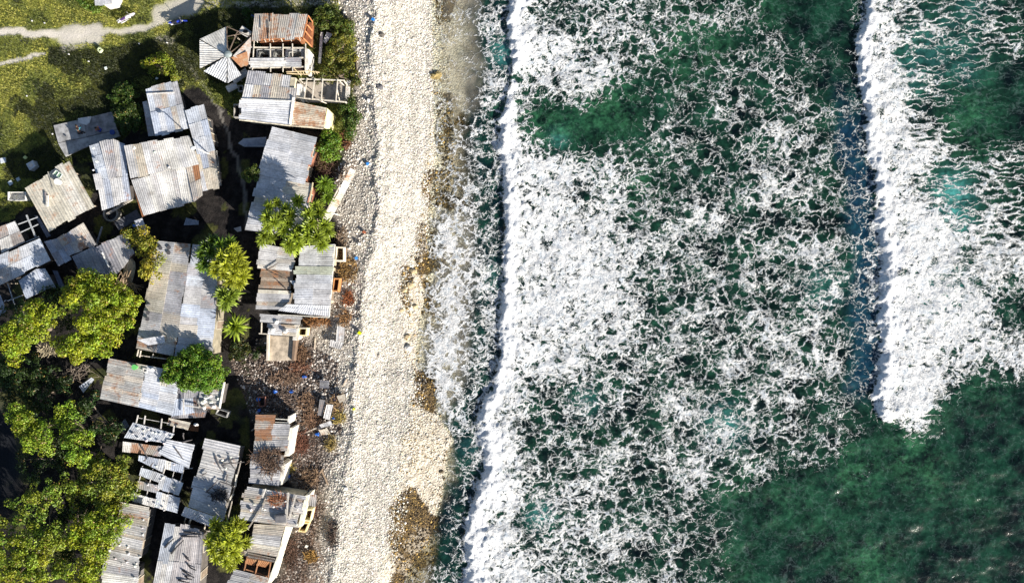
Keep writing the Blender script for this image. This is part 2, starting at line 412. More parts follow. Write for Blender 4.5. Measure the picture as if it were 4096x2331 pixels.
    c = g.mix(g.attr('wet', 2), c, tan)
    c = g.mix(g.attr('brown', 2), c, brn)
    c = g.mix(g.attr('pond', 2), c, (.012, .014, .018))
    g.put(b.inputs['Base Color'], c)
    g.put(b.inputs['Roughness'], g.ss(g.attr('wet', 2), 0, 1, .95, .45))
    b.inputs['Specular IOR Level'].default_value = .2
    st = g.m('MAXIMUM', g.attr('rub', 2), g.attr('wet', 2))
    hh = g.m('ADD', g.m('MULTIPLY', g.m('SUBTRACT', 1.0, v1), g.m('MULTIPLY', st, .8)), g.m('MULTIPLY', g.m('SUBTRACT', 1.0, v2), g.m('MULTIPLY', st, .6)))
    hh = g.m('ADD', hh, g.m('MULTIPLY', nf, .8))
    g.put(b.inputs['Normal'], g.bump(hh, .8, .11))
    o = np_mesh('ground', V, F, None, m, smooth=True, attrs=dict(grass_shade=grass_shade, grass=grass, path=path*(1-rub), rub=rub, bank=bank, wet=wet, brown=brown*sstep(-30, 30, px-ipl(py, DRY_R)+40), pond=pond, dk=dk*rub, ash=ash*rub, rust=rust))
    props(o, kind='structure'); return grass, rub
ground()
def gz(p):                                    # ground height at a world place
    a, b = pix_of(np.array([p[0]]), np.array([p[1]]), 2.0); return float(ground_height(a, b)[0])
# ------------------------------------------------------------------ sea
def sea():
    xs = gridaxis(-13.5, 55, .16, 520); ys = gridaxis(-31.5, 31.5, .16, 520)
    xs = xs[xs > -14.5]
    X, Y, F = gridmesh(xs, ys); s = MPP
    px, py = X/s+2048, -Y/s+1165.5
    jag = (fbm(px, py, .035, 4, 1)-.5)*34
    b1 = ipl(py, BR1)+jag; b2 = ipl(py, BR2)+jag*1.3*sstep(1725, 1660, py); w1 = ipl(py, BR1W)*(.55+.9*fbm(px*0+50, py, .012, 3, 4)); w2 = ipl(py, BR2W)*(.42+.8*fbm(px*.0, py, .010, 3, 1))
    wl = ipl(py, WATER_L)+(fbm(px, py, .02, 4, 4)-.5)*36
    wx = px+(fbm(px, py, .012, 3, 2)-.5)*90; wy = py+(fbm(px, py, .012, 3, 5)-.5)*90
    D_ = foam_at(wx, wy); D_ = np.clip(D_+(fbm(px, py, .009, 3, 0)-.5)*.30*sstep(.03, .25, D_), 0, 1)
    D_ = D_*(.25+.75*sstep(.04, .24, D_))
    D_ = D_+.10*sstep(1250, 1000, np.abs(py-1050)*1.6)*(px < 1985)*(px > wl)
    D_ = D_*(1-.26*sstep(2300, 2650, wx)*sstep(3500, 3400, px))*(1-.20*sstep(2050, 2150, px)*sstep(2700, 2600, px)*sstep(1450, 1600, py))
    D_ = D_*(1-.45*np.exp(-((px-ipl(py, BR2)+75)/75)**2)*sstep(1750, 1650, py))
    D_ = D_*(1-.8*np.exp(-((wx-2330)/190)**2-((wy-470)/85)**2))
    inside = (py > -40) & (py < 2400) & (px < 4200)
    D_ = np.where(inside, D_, D_*.8)
    d1 = px-b1; d2 = px-b2
    # the bright rollers and the dark hollow in front of them
    k1 = sstep(0, 14, d1)*(1-sstep(w1*.6, w1*1.6+10, d1+(fbm(px, py*2.2, .014, 4, 6)-.5)*80)); k2 = sstep(0, 14, d2)*(1-sstep(w2*.6, w2*1.5, d2+(fbm(px, py*2.2, .012, 4, 6)-.5)*130*np.clip(w2/100, 0, 1)))*(w2 > 1)
    hol1 = sstep(-130, -80, d1)*(1-sstep(-4, 4, d1)); hol2 = sstep(-150, -60, d2)*(1-sstep(-4, 4, d2))*(w2 > 1)
    D_ = D_*(1-.15*hol1)+.10*hol1*(1-.2*sstep(-40, -10, d2)*(d2 < 0)*(w2 > 1))
    D_ = np.maximum(D_, np.maximum(k1, k2)*1.25)
    # heights
    def roller(d, w, a):
        e = w*.42; front = sstep(-14, e, d)**1.2; back = np.exp(-np.clip(d-e, 0, None)/(w*.8+30)); pre = -.22*np.exp(-((d+50)/50)**2)
        return a*(front*back+pre)
    amp1 = np.interp(w1, [20, 60, 110], [.25, .45, .55]); amp2 = np.interp(w2, [0, 20, 100, 150], [0, .12, .55, .75])
    Z = roller(d1, w1, amp1)+roller(d2, w2, amp2)
    rough = np.clip(D_, 0, 1)
    Z = Z+(fbm(px, py, .05, 4, 3)-.5)*(.10+.25*np.maximum(k1, k2)+.10*rough)+(fbm(px, py*1.8, .008, 3, 6)-.5)*.35*sstep(0, 200, px-wl)
    Z = Z+(fbm(px, py, .14, 2, 7)-.5)*(.16*np.maximum(k1, k2)+.05*rough)
    edge = sstep(-10, 60, px-wl)
    Z = Z*edge+.05-.9*(1-sstep(-46, -8, px-wl))
    alpha = .30*sstep(0, 60, px-wl)+.70*sstep(110, 300, px-wl+(fbm(px, py, .01, 3, 1)-.5)*120)
    alpha = np.maximum(alpha, sstep(-190, -50, d1+(fbm(px, py, .02, 4, 2)-.5)*110))
    alpha = np.where(px < wl-4, 0, alpha)
    teal = np.zeros(px.shape)
    for x, y, r, a in ((3760, 200, 150, .28), (3690, 170, 90, .3), (3640, 290, 100, .35), (3850, 260, 80, .3), (3810, 765, 75, 1), (3816, 860, 80, .8), (3760, 1180, 110, .6), (2020, 215, 60, .7), (1895, 1800, 45, .3),
                       (2230, 560, 40, .35), (1990, 1100, 60, .3), (2900, 1700, 80, .5), (1830, 2150, 5, 0), (3870, 30, 90, .25), (2350, 1600, 60, .3), (2160, 2060, 50, .7), (3300, 1150, 90, .3)):
        teal = np.maximum(teal, a*np.exp(-((px-x)**2+(py-y)**2)/(r*r)))
    navy = hol2*.9*sstep(250, 600, py)*(1-sstep(1500, 1650, py))+hol1*.12
    green = np.zeros(px.shape)
    for x, y, r, a in ((2430, 430, 130, .9), (2180, 490, 110, .8), (2260, 520, 70, .9), (2750, 190, 150, .7), (2850, 170, 90, .7), (3060, 40, 90, .4), (3870, 470, 120, .6), (3960, 700, 90, .3), (3880, 560, 130, .5), (3640, 1800, 110, .9), (3420, 1880, 120, .8),
                       (3300, 2100, 130, .35), (3480, 2250, 110, .8), (3700, 1900, 110, .6), (2040, 440, 60, 1.1), (2950, 1950, 120, .4), (3150, 2000, 150, .4), (3900, 2000, 120, .3), (3950, 1550, 90, .4), (2440, 1790, 60, .4), (2560, 740, 120, .6), (3720, 1650, 100, .4), (2940, 2250, 120, .4)):
        green = np.maximum(green, a*np.exp(-((px-x)**2+(py-y)**2)/(r*r)))
    clear = sstep(420, 500, wy)*sstep(880, 800, wy)+sstep(1880, 1960, wy)+sstep(1440, 1480, wy)*sstep(1660, 1600, wy)*sstep(1800, 1740, wx)
    milk = sstep(-40, 60, px-wl)*(1-sstep(-150, -85, d1))*(1-.85*np.clip(clear, 0, 1))
    alpha = np.where(d1 < -60, alpha*(1-.75*np.clip(clear, 0, 1)*(1-sstep(-160, -90, d1))), alpha)
    cell = sstep(2500, 2900, wx)*sstep(3450, 3350, px)*.95+.7*sstep(2350, 2500, wx)*sstep(2000, 2150, wy)
    V = np.stack([X, Y, Z], -1).reshape(-1, 3)
    m, nt, b, out = newmat('sea_water_with_foam'); g = NB(nt); p = g.pos()
    fl = g.vm('MULTIPLY', p, (1, 1, .15))
    wrp = g.vm('SUBTRACT', g.noise(fl, .55, 3, .5, out=1), (.5, .5, .5)); wrp2 = g.vm('SUBTRACT', g.noise(fl, 1.7, 2, .5, out=1), (.5, .5, .5))
    q = g.vm('ADD', fl, g.vm('ADD', g.vm('SCALE', wrp, 2.3), g.vm('SCALE', wrp2, 1.05)))
    q = g.vm('MULTIPLY', q, (.85, 1.18, 1))
    e1 = g.voro(q, .78, 'DISTANCE_TO_EDGE'); e2 = g.voro(g.vm('ADD', q, (31.3, 7.7, 0)), 1.75, 'DISTANCE_TO_EDGE'); 
    nn = g.noise(g.vm('ADD', fl, g.vm('SCALE', wrp2, .6)), 2.4, 4, .66); big = g.noise(fl, .33, 4, .6)
    E1 = g.m('DIVIDE', e1, .36, clamp=True); E2 = g.m('DIVIDE', e2, .34, clamp=True)
    e0 = g.voro(g.vm('ADD', q, (5.1, 17.7, 0)), .46, 'DISTANCE_TO_EDGE'); E0 = g.m('POWER', g.m('DIVIDE', e0, .34, clamp=True), .6)
    E1 = g.m('POWER', E1, .62); E2 = g.m('POWER', E2, .62)
    rdg = g.m('ABSOLUTE', g.m('MULTIPLY', g.m('SUBTRACT', nn, .5), 5.0))      # thin threads
    rdg = g.m('MINIMUM', rdg, 1.0)
    H = g.m('ADD', g.m('MULTIPLY', E1, .46), g.m('ADD', g.m('MULTIPLY', E2, .28), g.m('MULTIPLY', rdg, .26)))
    H0 = g.m('ADD', g.m('MULTIPLY', g.m('MINIMUM', E0, g.m('ADD', E1, .12)), .72), g.m('MULTIPLY', rdg, .28))
    m0 = g.n('ShaderNodeMix', data_type='FLOAT'); g.put(m0.inputs[0], g.m('MULTIPLY', g.attr('cell', 2), g.ss(big, .35, .6, .25, 1))); g.put(m0.inputs[2], H); g.put(m0.inputs[3], H0); H = m0.outputs[0]
    qs = g.vm('MULTIPLY', g.vm('ADD', fl, g.vm('ADD', g.vm('SCALE', wrp, 1.5), g.vm('SCALE', wrp2, .6))), (.34, 1.5, 1))
    e3 = g.m('POWER', g.m('DIVIDE', g.voro(qs, 1.0, 'DISTANCE_TO_EDGE'), .34, clamp=True), .62)
    Hs = g.m('ADD', g.m('MULTIPLY', e3, .62), g.m('MULTIPLY', rdg, .38))
    mh = g.n('ShaderNodeMix', data_type='FLOAT'); g.put(mh.inputs[0], g.attr('streak', 2)); g.put(mh.inputs[2], H); g.put(mh.inputs[3], Hs); H = mh.outputs[0]
    Dn = g.m('ADD', g.attr('foam', 2), g.m('MULTIPLY', g.m('SUBTRACT', big, .5), g.ss(g.attr('foam', 2), .0, .35, 0.0, .95)))
    thr = g.m('ADD', g.m('ADD', g.m('MULTIPLY', Dn, .40), .115), g.m('MULTIPLY', g.m('MULTIPLY', Dn, Dn), .165))
    fo = g.ss(g.m('SUBTRACT', thr, H), -.13, .17)
    fo = g.m('MULTIPLY', fo, g.ss(g.attr('foam', 2), .02, .16))
    # white flecks on the open water: spray, plus glints painted into the colour
    fk = g.m('MULTIPLY', g.ss(g.noise(g.vm('MULTIPLY', fl, (1, 2.0, 1)), 4.2, 6, .7), .675, .73), g.ss(g.noise(fl, .3, 3), .5, .62))
    fo = g.m('MAXIMUM', fo, g.m('MULTIPLY', fk, .8))
    wc = g.mix(g.ss(g.noise(fl, .35, 6, .66), .35, .68), (.0008, .0030, .0042), (.0085, .044, .025))
    wc = g.mix(g.m('MULTIPLY', g.attr('green', 2), g.ss(g.noise(fl, .55, 7, .7), .38, .62, .05, 1)), wc, (.026, .105, .048))
    wc = g.mix(g.ss(g.attr('foam', 2), .2, .8, 0, .2), wc, (.004, .022, .017))
    wc = g.mix(g.m('MULTIPLY', g.attr('teal', 2), g.ss(g.noise(g.vm('MULTIPLY', fl, (.5, 1.4, 1)), .8, 5, .6), .3, .65, .25, 1.0)), wc, (.06, .27, .25))
    wc = g.mix(g.m('MULTIPLY', g.attr('navy', 2), .7), wc, (.006, .035, .075))
    wc = g.vm('SCALE', wc, g.ss(g.noise(fl, 2.2, 4, .7), .25, .75, .6, 1.4))
    wc = g.mix(g.m('MULTIPLY', g.attr('milk', 2), g.ss(g.noise(fl, .5, 5, .6), .3, .6, .30, .85)), wc, (.30, .275, .22))
    milky = g.m('MULTIPLY', g.ss(g.m('SUBTRACT', thr, H), -.22, .0), .10)
    wc = g.mix(milky, wc, (.25, .36, .36))
    fn = g.noise(g.vm('ADD', fl, g.vm('SCALE', wrp2, .8)), 3.5, 5, .75)
    fc = g.mix(g.ss(fn, .3, .62), (.27, .32, .37), (.72, .72, .71))  # grey-blue lows paint relief shading into the foam colour
    fc = g.mix(g.m('MULTIPLY', g.ss(g.noise(fl, 1.1, 4, .6), .5, .7), .28), fc, (.38, .52, .66))
    fc = g.mix(g.ss(g.attr('foam', 2), .95, 1.2, 0, .6), fc, (.80, .82, .84))
    colr = g.mix(fo, wc, fc)
    g.put(b.inputs['Base Color'], colr)
    g.put(b.inputs['Roughness'], g.ss(fo, 0, 1, .18, .9))
    b.inputs['Specular IOR Level'].default_value = .22
    wv = g.noise(g.vm('MULTIPLY', fl, (1.2, .8, 1)), 3.0, 7, .65)
    hh = g.m('ADD', g.m('MULTIPLY', wv, .3), g.m('ADD', g.m('MULTIPLY', fo, .55), g.m('MULTIPLY', g.m('MULTIPLY', fn, fo), 1.9)))
    g.put(b.inputs['Normal'], g.bump(hh, .75, .12))
    tr = g.n('ShaderNodeBsdfTransparent'); g.put(tr.inputs[0], (.90, .92, .88))
    al = g.m('MAXIMUM', g.attr('alpha', 2), g.m('MULTIPLY', fo, .92))
    al = g.m('MULTIPLY', al, g.ss(g.attr('land', 2), 0, 1, 1, 0))
    mx = g.n('ShaderNodeMixShader'); g.put(mx.inputs[0], al)
    nt.links.new(tr.outputs[0], mx.inputs[1]); nt.links.new(b.outputs[0], mx.inputs[2]); nt.links.new(mx.outputs[0], out.inputs[0])
    o = np_mesh('sea_water', V, F, None, m, smooth=True, attrs=dict(foam=D_, alpha=alpha, teal=teal, navy=navy, green=green, milk=milk, land=1-sstep(-8, 4, px-wl), cell=np.clip(cell, 0, 1), streak=sstep(30, 120, d2-w2)*(1-sstep(900, 1150, py)*sstep(3700, 3800, px))))
    props(o, kind='structure')
sea()
# ------------------------------------------------------------------ houses
GALV = [((.50, .50, .51), .1), ((.45, .45, .46), .15), ((.55, .55, .55), .05), ((.38, .38, .40), .25), ((.50, .47, .42), .35)]
PALE = [((.62, .61, .58), .05), ((.56, .56, .56), .1), ((.66, .65, .61), .0), ((.52, .51, .50), .2)]
BLUE = [((.44, .49, .58), .05), ((.50, .54, .60), .1), ((.40, .44, .52), .15), ((.55, .57, .60), .0)]
BEIGE = [((.55, .50, .41), .3), ((.48, .44, .38), .4), ((.58, .55, .47), .2), ((.42, .40, .38), .35)]
RUST = [((.34, .22, .15), .8), ((.42, .35, .28), .6), ((.28, .20, .15), .7), ((.45, .41, .36), .45)]
RUSTG = [((.46, .45, .43), .45), ((.40, .37, .33), .55), ((.50, .49, .47), .3), ((.32, .25, .19), .7)]
DARK = [((.20, .20, .22), .2), ((.30, .30, .33), .2), ((.15, .15, .16), .3), ((.38, .38, .40), .2)]
GREEN = [((.42, .45, .36), .05), ((.38, .41, .34), .1)]
CLEAN = [((.52, .54, .57), .0), ((.55, .56, .58), .0), ((.50, .52, .56), .0)]
BROWN = [((.22, .16, .11), .5), ((.28, .21, .15), .5), ((.17, .13, .10), .4)]
def quadpt(c, u, v):
    return (c[0]*(1-u)+c[1]*u)*(1-v)+(c[3]*(1-u)+c[2]*u)*v
def panel(mb, k, q, h, nx=5, ny=2, pal=GALV, amp=.03, period=.21, holes=(), seed=None, swap=False, base=LAND, gap=0.0, jit=.13):
    """corrugated sheets laid side by side over the quad; the ridges run from the first edge to the third.
       swap=True turns them the other way"""
    hs = h if hasattr(h, '__len__') else [h]*4
    if swap: q = [q[1], q[2], q[3], q[0]]; hs = [hs[1], hs[2], hs[3], hs[0]]
    c = [PX(*nat(k, *p), base+z) for p, z in zip(q, hs)]
    rr = random.Random(seed if seed is not None else int(q[0][0]*7+q[0][1]*13+k))
    ex = .012
    for j in range(ny):
        for i in range(nx):
            col, ru = rr.choice(pal)
            if (i, j) in holes: continue
            f = rr.uniform(.95, 1.22); col = [min(.8, x*f) for x in col]
            u0, u1, v0, v1 = i/nx-ex, (i+1)/nx+ex, j/ny-ex*1.5, (j+1)/ny+ex*1.5
            if i == 0: u0 = 0
            if i == nx-1: u1 = 1
            if j == 0: v0 = rr.uniform(-jit, jit)*.25
            if j == ny-1: v1 = 1+rr.uniform(-jit, jit)*.25
            a, b_, c_, d = quadpt(c, u0, v0), quadpt(c, u1, v0), quadpt(c, u1, v1), quadpt(c, u0, v1)
            n = (b_-a).cross(d-a).normalized()
            if n.z < 0: n = -n
            lift = rr.uniform(0, .02)+.012*((i+j) % 2)
            wd = (b_-a).length; per = max(2, round(wd/period)); ns = per*4
            sk = rr.uniform(-.006, .006)
            top = []; bot = []
            for r_ in range(3):
                v = r_/2; sag = -.012*math.sin(math.pi*v)
                for t in range(ns+1):
                    u = t/ns; p = (a*(1-u)+b_*u)*(1-v)+(d*(1-u)+c_*u)*v
                    o = amp*.42*math.cos(2*math.pi*u*per)+lift+sag+sk*u+.02*(1-v)
                    top.append(p+n*o); bot.append(p+n*(o-.018))
            N = ns+1; L = 3*N; fs = []
            for r_ in range(2):
                for t in range(ns):
                    x = r_*N+t; fs.append((x, x+1, x+N+1, x+N)); fs.append((x+L, x+N+L, x+N+1+L, x+1+L))
            for t in range(ns):
                fs.append((t, t+L, t+1+L, t+1)); x = 2*N+t; fs.append((x, x+1, x+1+L, x+L))
            for r_ in range(2):
                x = r_*N; fs.append((x, x+N, x+N+L, x+L)); x = r_*N+ns; fs.append((x, x+L, x+N+L, x+N))
            mb.add(top+bot, fs, col, ru+rr.uniform(-.1, .15))
    return c, hs
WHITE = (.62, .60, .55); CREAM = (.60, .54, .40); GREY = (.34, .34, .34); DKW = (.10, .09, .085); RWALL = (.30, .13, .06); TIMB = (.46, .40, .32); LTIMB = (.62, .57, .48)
def house(name, label, panels, wall=GREY, inset=.45, posts=False, windows=True, cat='house', group=None, roofname='roof'):
    """panels: list of dict(k,q,h,nx,ny,pal,...,wall=bool)"""
    allp = []
    for p in panels:
        for a in p['q']: allp.append(PX(*nat(p['k'], *a)))
    ctr = sum(allp, Vector())/len(allp); ctr.z = LAND
    t = thing(name, ctr, label, cat, group)
    for p in panels:
        mb = MB(); kw = {k_: v for k_, v in p.items() if k_ not in ('wall',)}
        c, hs = panel(mb, **kw); mb.build(roofname, M_ROOF, t)
        # battens under the edge of the sheets
        if p.get('wall', True):
            cc = sum(c, Vector())/4; pts = []; tops = []
            for v in c:
                d = Vector((v.x-cc.x, v.y-cc.y, 0)); L = d.length
                q_ = v-d*(min(.75, inset*1.35/L)); pts.append((q_.x, q_.y)); tops.append(q_.z-.10)
            if posts:
                for (x, y), z in zip(pts, tops):
                    m2 = MB(); m2.beam((x, y, LAND-.3), (x, y, z), .11, .11, TIMB); m2.build('post', M_WOOD, t)
                m2 = MB()
                for i in range(4):
                    a = (pts[i][0], pts[i][1], tops[i]-.02); b_ = (pts[(i+1) % 4][0], pts[(i+1) % 4][1], tops[(i+1) % 4]-.02); m2.beam(a, b_, .08, .1, TIMB)
                m2.build('roof_beam', M_WOOD, t)
                # inner room
                pts = [(cc.x+(x-cc.x)*.72, cc.y+(y-cc.y)*.72) for x, y in pts]; tops = [z-.15 for z in tops]
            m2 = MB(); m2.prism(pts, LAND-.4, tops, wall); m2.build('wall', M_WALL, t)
            if windows:
                # openings on the side that looks to the sea
                best = max(range(4), key=lambda i: (pts[i][0]+pts[(i+1) % 4][0]))
                a = Vector((*pts[best], 0)); b_ = Vector((*pts[(best+1) % 4], 0)); e = (b_-a); L = e.length; e.normalize()
                nrm = Vector((e.y, -e.x, 0));
                if nrm.x < 0: nrm = -nrm
                zt = min(tops)
                if L > 2.2 and zt > LAND+1.6:
                    for s_, nm in ((.25, 'window'), (.72, 'door')):
                        m3 = MB(); o_ = a+e*L*s_; wd = .45 if nm == 'window' else .4
                        z0, z1 = (LAND+.8, LAND+1.6) if nm == 'window' else (LAND+.02, LAND+1.85); z1 = min(z1, zt-.1)
                        fr = (.5, .46, .38); 
                        for dz, za, zb in ((wd, z0, z1), (-wd, z0, z1)): m3.beam(o_+e*dz+nrm*.03+Vector((0, 0, za)), o_+e*dz+nrm*.03+Vector((0, 0, zb)), .07, .07, fr)
                        m3.beam(o_-e*wd+nrm*.03+Vector((0, 0, z1)), o_+e*wd+nrm*.03+Vector((0, 0, z1)), .07, .07, fr)
                        m3.prism([(o_+e*d_+nrm*w_)[:2] for d_, w_ in ((-wd+.03, .01), (wd-.03, .01), (wd-.03, .03), (-wd+.03, .03))], z0, z1, (.05, .06, .07) if nm == 'window' else (.25, .2, .15))
                        m3.build(nm, M_WALL, t)
    # timber ends under the first panel edge
    return t
def P_(k, q, h, nx, ny, pal, **kw): return dict(k=k, q=q, h=h, nx=nx, ny=ny, pal=pal, **kw)
SPLIT = {'rafter_tail','rafter','bare_rafter','brace','roof_beam','rail','roof_pole','window_bar','fascia','ridge_cap','porch_post','side_frame','timber_frame','frame_bar','eaves_board'}
def tb(t, name, segs, mat=None, z=None, w=.09, col=TIMB, h=None):       # a timber part made of straight members: (k,x1,y1,x2,y2,h1,h2)
    if len(segs) > 1 and name in SPLIT:
        for s_ in segs: tb(t, name, [s_], mat, z, w, col, h)
        return
    mb = MB()
    for s_ in segs: mb.beam(W(s_[0], s_[1], s_[2], s_[5]), W(s_[0], s_[3], s_[4], s_[6]), s_[7] if len(s_) > 7 else w, h, s_[8] if len(s_) > 8 else col)
    return mb.build(name, mat or M_WOOD, t)
def bx(mb, k, q, z0, z1, col):
    zz = z1 if hasattr(z1, '__len__') else [z1]*len(q)
    zm = max(zz); pts = [W(k, a, b, zm) for a, b in q]
    mb.prism([(p.x, p.y) for p in pts], LAND+z0, [LAND+z for z in zz], col)
# -- north cluster -------------------------------------------------
h = house('house', 'rusty topped house with a torn brown corner, north of the bare roof frame',
    [P_(2, [(775,140),(1290,138),(1238,368),(745,398)], (2.5,2.5,2.7,2.7), 6, 1, [((.50,.50,.48),.25),((.46,.43,.38),.5),((.50,.47,.42),.35)], seed=5, jit=.2)], wall=RWALL, inset=.35)
tb(h, 'side_frame', [(2,1290,150,1335,212,2.4,1.6),(2,1335,212,1325,455,1.6,1.6),(2,1285,165,1245,370,2.5,2.6),(2,1245,370,1325,455,2.6,1.6),(2,1280,240,1332,300,2.4,1.6),(2,1262,300,1328,380,2.4,1.6)], col=(.42,.17,.07), w=.11)
mb = MB(); bx(mb, 2, [(1300,215),(1330,225),(1318,445),(1258,372)], 0, .9, (.26,.10,.05)); mb.build('lean_to', M_WALL, h)
tb(h, 'rafter_tail', [(2,x,392-(x-745)*.06,x+14,418-(x-745)*.04,2.6,2.5) for x in (790,870,945,1030,1118,1205)], w=.07, col=LTIMB)
tb(h, 'roof_pole', [(2,950,128,938,345,2.75,2.85),(2,842,172,846,290,2.7,2.8),(2,915,215,918,400,2.75,2.85)], w=.06, col=(.5,.45,.38))
h = thing('unroofed_house', W(2,1010,560), 'roofless house frame of pale beams over three dark rooms', 'house frame')
tb(h, 'roof_beam', [(2,740,462,1272,468,2.3,2.3),(2,725,568,1270,562,2.3,2.3),(2,722,662,1270,650,2.3,2.3)], col=LTIMB, w=.12)
for x0, x1 in ((768,750),(925,928),(1048,1048),(1140,1142),(1268,1264)):
    tb(h, 'rafter', [(2,x0,(400 if x0 < 900 else 425),x1,700 if x0 < 1200 else 690,2.42,2.42)], col=LTIMB, w=.085)
mb = MB()
for q in ([(790,478),(920,478),(920,486),(790,486)],[(790,478),(800,478),(800,560),(790,560)],[(912,486),(922,486),(922,560),(912,560)],[(934,482),(1052,482),(1052,490),(934,490)],[(934,490),(944,490),(944,560),(934,560)],[(1042,490),(1052,490),(1052,560),(1042,560)],
          [(1072,476),(1262,478),(1262,500),(1072,500)],[(1072,500),(1098,500),(1098,560),(1072,560)],[(1225,500),(1262,500),(1262,560),(1225,560)]): bx(mb, 2, q, 0, 1.9, (.42,.43,.42))
mb.build('room_wall', M_CONC, h)
mb = MB(); bx(mb, 2, [(1274,472),(1300,480),(1290,700),(1262,700)], 0, 2.25, WHITE); mb.build('end_wall', M_WALL, h)
mb = MB(); panel(mb, 2, [(725,566),(1070,566),(1070,648),(728,660)], 2.5, 3, 1, PALE, swap=True); panel(mb, 2, [(1075,560),(1230,562),(1230,652),(1075,650)], 2.52, 2, 1, GALV, swap=True, amp=.015); mb.build('roof_sheet', M_ROOF, h)
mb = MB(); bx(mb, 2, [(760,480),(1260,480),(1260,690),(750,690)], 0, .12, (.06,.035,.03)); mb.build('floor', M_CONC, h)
tb(h, 'broken_truss', [(2,1080,700,1300,690,2.3,2.2),(2,1085,715,1290,725,2.2,2.0),(2,1290,692,1402,705,2.2,1.9),(2,1150,660,1225,735,2.4,2.1)]+[(2,1215+i*25,690,1228+i*26,722,2.2,2.0,.05) for i in range(7)], col=(.58,.46,.28), w=.09)
h = house('house', 'wide house of three roof slopes with a white ridge cap, south of the open frame',
    [P_(2, [(710,690),(1205,738),(1168,985),(650,960)], (2.5,2.5,2.8,2.8), 6, 2, BEIGE+GALV+PALE, holes=((5,0),), seed=9),
     P_(2, [(640,972),(1148,985),(1118,1212),(625,1155)], (2.75,2.75,2.45,2.45), 5, 1, CLEAN, swap=True, seed=3),
     P_(2, [(1152,985),(1478,1050),(1440,1240),(1132,1214)], (2.7,2.55,2.35,2.4), 4, 2, [((.58,.52,.42),.5),((.54,.48,.38),.55)], swap=True, seed=4)], wall=CREAM, inset=.3)
tb(h, 'ridge_cap', [(2,1150,945,1118,1212,2.88,2.5,.2,(.8,.79,.74)),(2,642,962,1165,985,2.86,2.86,.12,(.66,.66,.64))])
mb = MB(); bx(mb, 2, [(1478,1052),(1515,1085),(1482,1242),(1440,1238)], 0, [2.2,1.4,1.4,2.1], (.66,.60,.34)); mb.build('end_wall', M_WALL, h)
tb(h, 'eaves_board', [(2,625,1165,1118,1222,2.25,2.25,.10,(.72,.68,.55)),(2,1118,1222,1440,1250,2.2,2.15,.08,(.66,.6,.48))])
h = thing('balcony_deck', W(2,1430,890), 'pale concrete deck under bare white rafters, beside the three-slope house', 'deck')
mb = MB(); bx(mb, 2, [(1205,795),(1650,800),(1660,1000),(1190,990)], 0, .35, (.36,.32,.27)); mb.build('floor', M_CONC, h)
tb(h, 'rail', [(2,1208,768,1645,782,2.2,2.2),(2,1180,950,1662,992,2.2,2.2)], col=LTIMB, w=.12)
for a in ((1282,758,1255,955),(1356,760,1332,968),(1434,764,1420,978),(1580,768,1562,988)): tb(h, 'rafter', [(2,a[0],a[1],a[2],a[3],2.32,2.32)], col=LTIMB, w=.10)
tb(h, 'brace', [(2,1575,870,1605,1010,2.2,1.2),(2,1255,960,1300,1000,2.1,1.4),(2,1420,985,1470,1005,2.1,1.4),(2,1590,780,1640,830,2.1,1.2)], col=LTIMB, w=.07)
for x, y in ((1210,775),(1640,785),(1190,960),(1655,990)): 
    p = W(2,x,y,2.2); mb = MB(); mb.beam((p.x,p.y,LAND-.2),p,.11,.11,LTIMB); mb.build('post', M_WOOD, h)
mb = MB(); bx(mb, 2, [(1185,815),(1225,815),(1210,965),(1172,960)], 0, 2.1, (.7,.69,.66)); mb.build('side_wall', M_WALL, h)
# small yard box
def hollow(name, label, cat, k, q, zh, col, wall=.08, inner=(.05,.045,.04), mat=None):
    c = [W(k, a, b, zh) for a, b in q]; cc = sum(c, Vector())/4
    t = thing(name, (cc.x, cc.y, LAND), label, cat)
    mb = MB()
    for i in range(4):
        a, b_ = c[i], c[(i+1) % 4]; ai = a+(cc-a).normalized()*wall*1.4; bi = b_+(cc-b_).normalized()*wall*1.4
        mb.prism([(a.x,a.y),(b_.x,b_.y),(bi.x,bi.y),(ai.x,ai.y)], LAND-.1, LAND+zh, col)
    mb.build('side', mat or M_CONC, t)
    mb = MB(); mb.prism([(cc.x+(v.x-cc.x)*.9, cc.y+(v.y-cc.y)*.9) for v in c], LAND-.1, LAND+.12, inner); mb.build('bottom', M_CONC, t)
    return t
hollow('water_trough', 'open grey concrete tank against the west side of the three-slope house', 'tank', 2, [(568,1010),(635,1012),(632,1145),(568,1140)], .9, (.36,.35,.32))
hollow('wooden_box', 'small open white box by the curled metal sheets', 'box', 2, [(612,828),(658,828),(658,886),(612,886)], .6, (.6,.6,.58), .05)
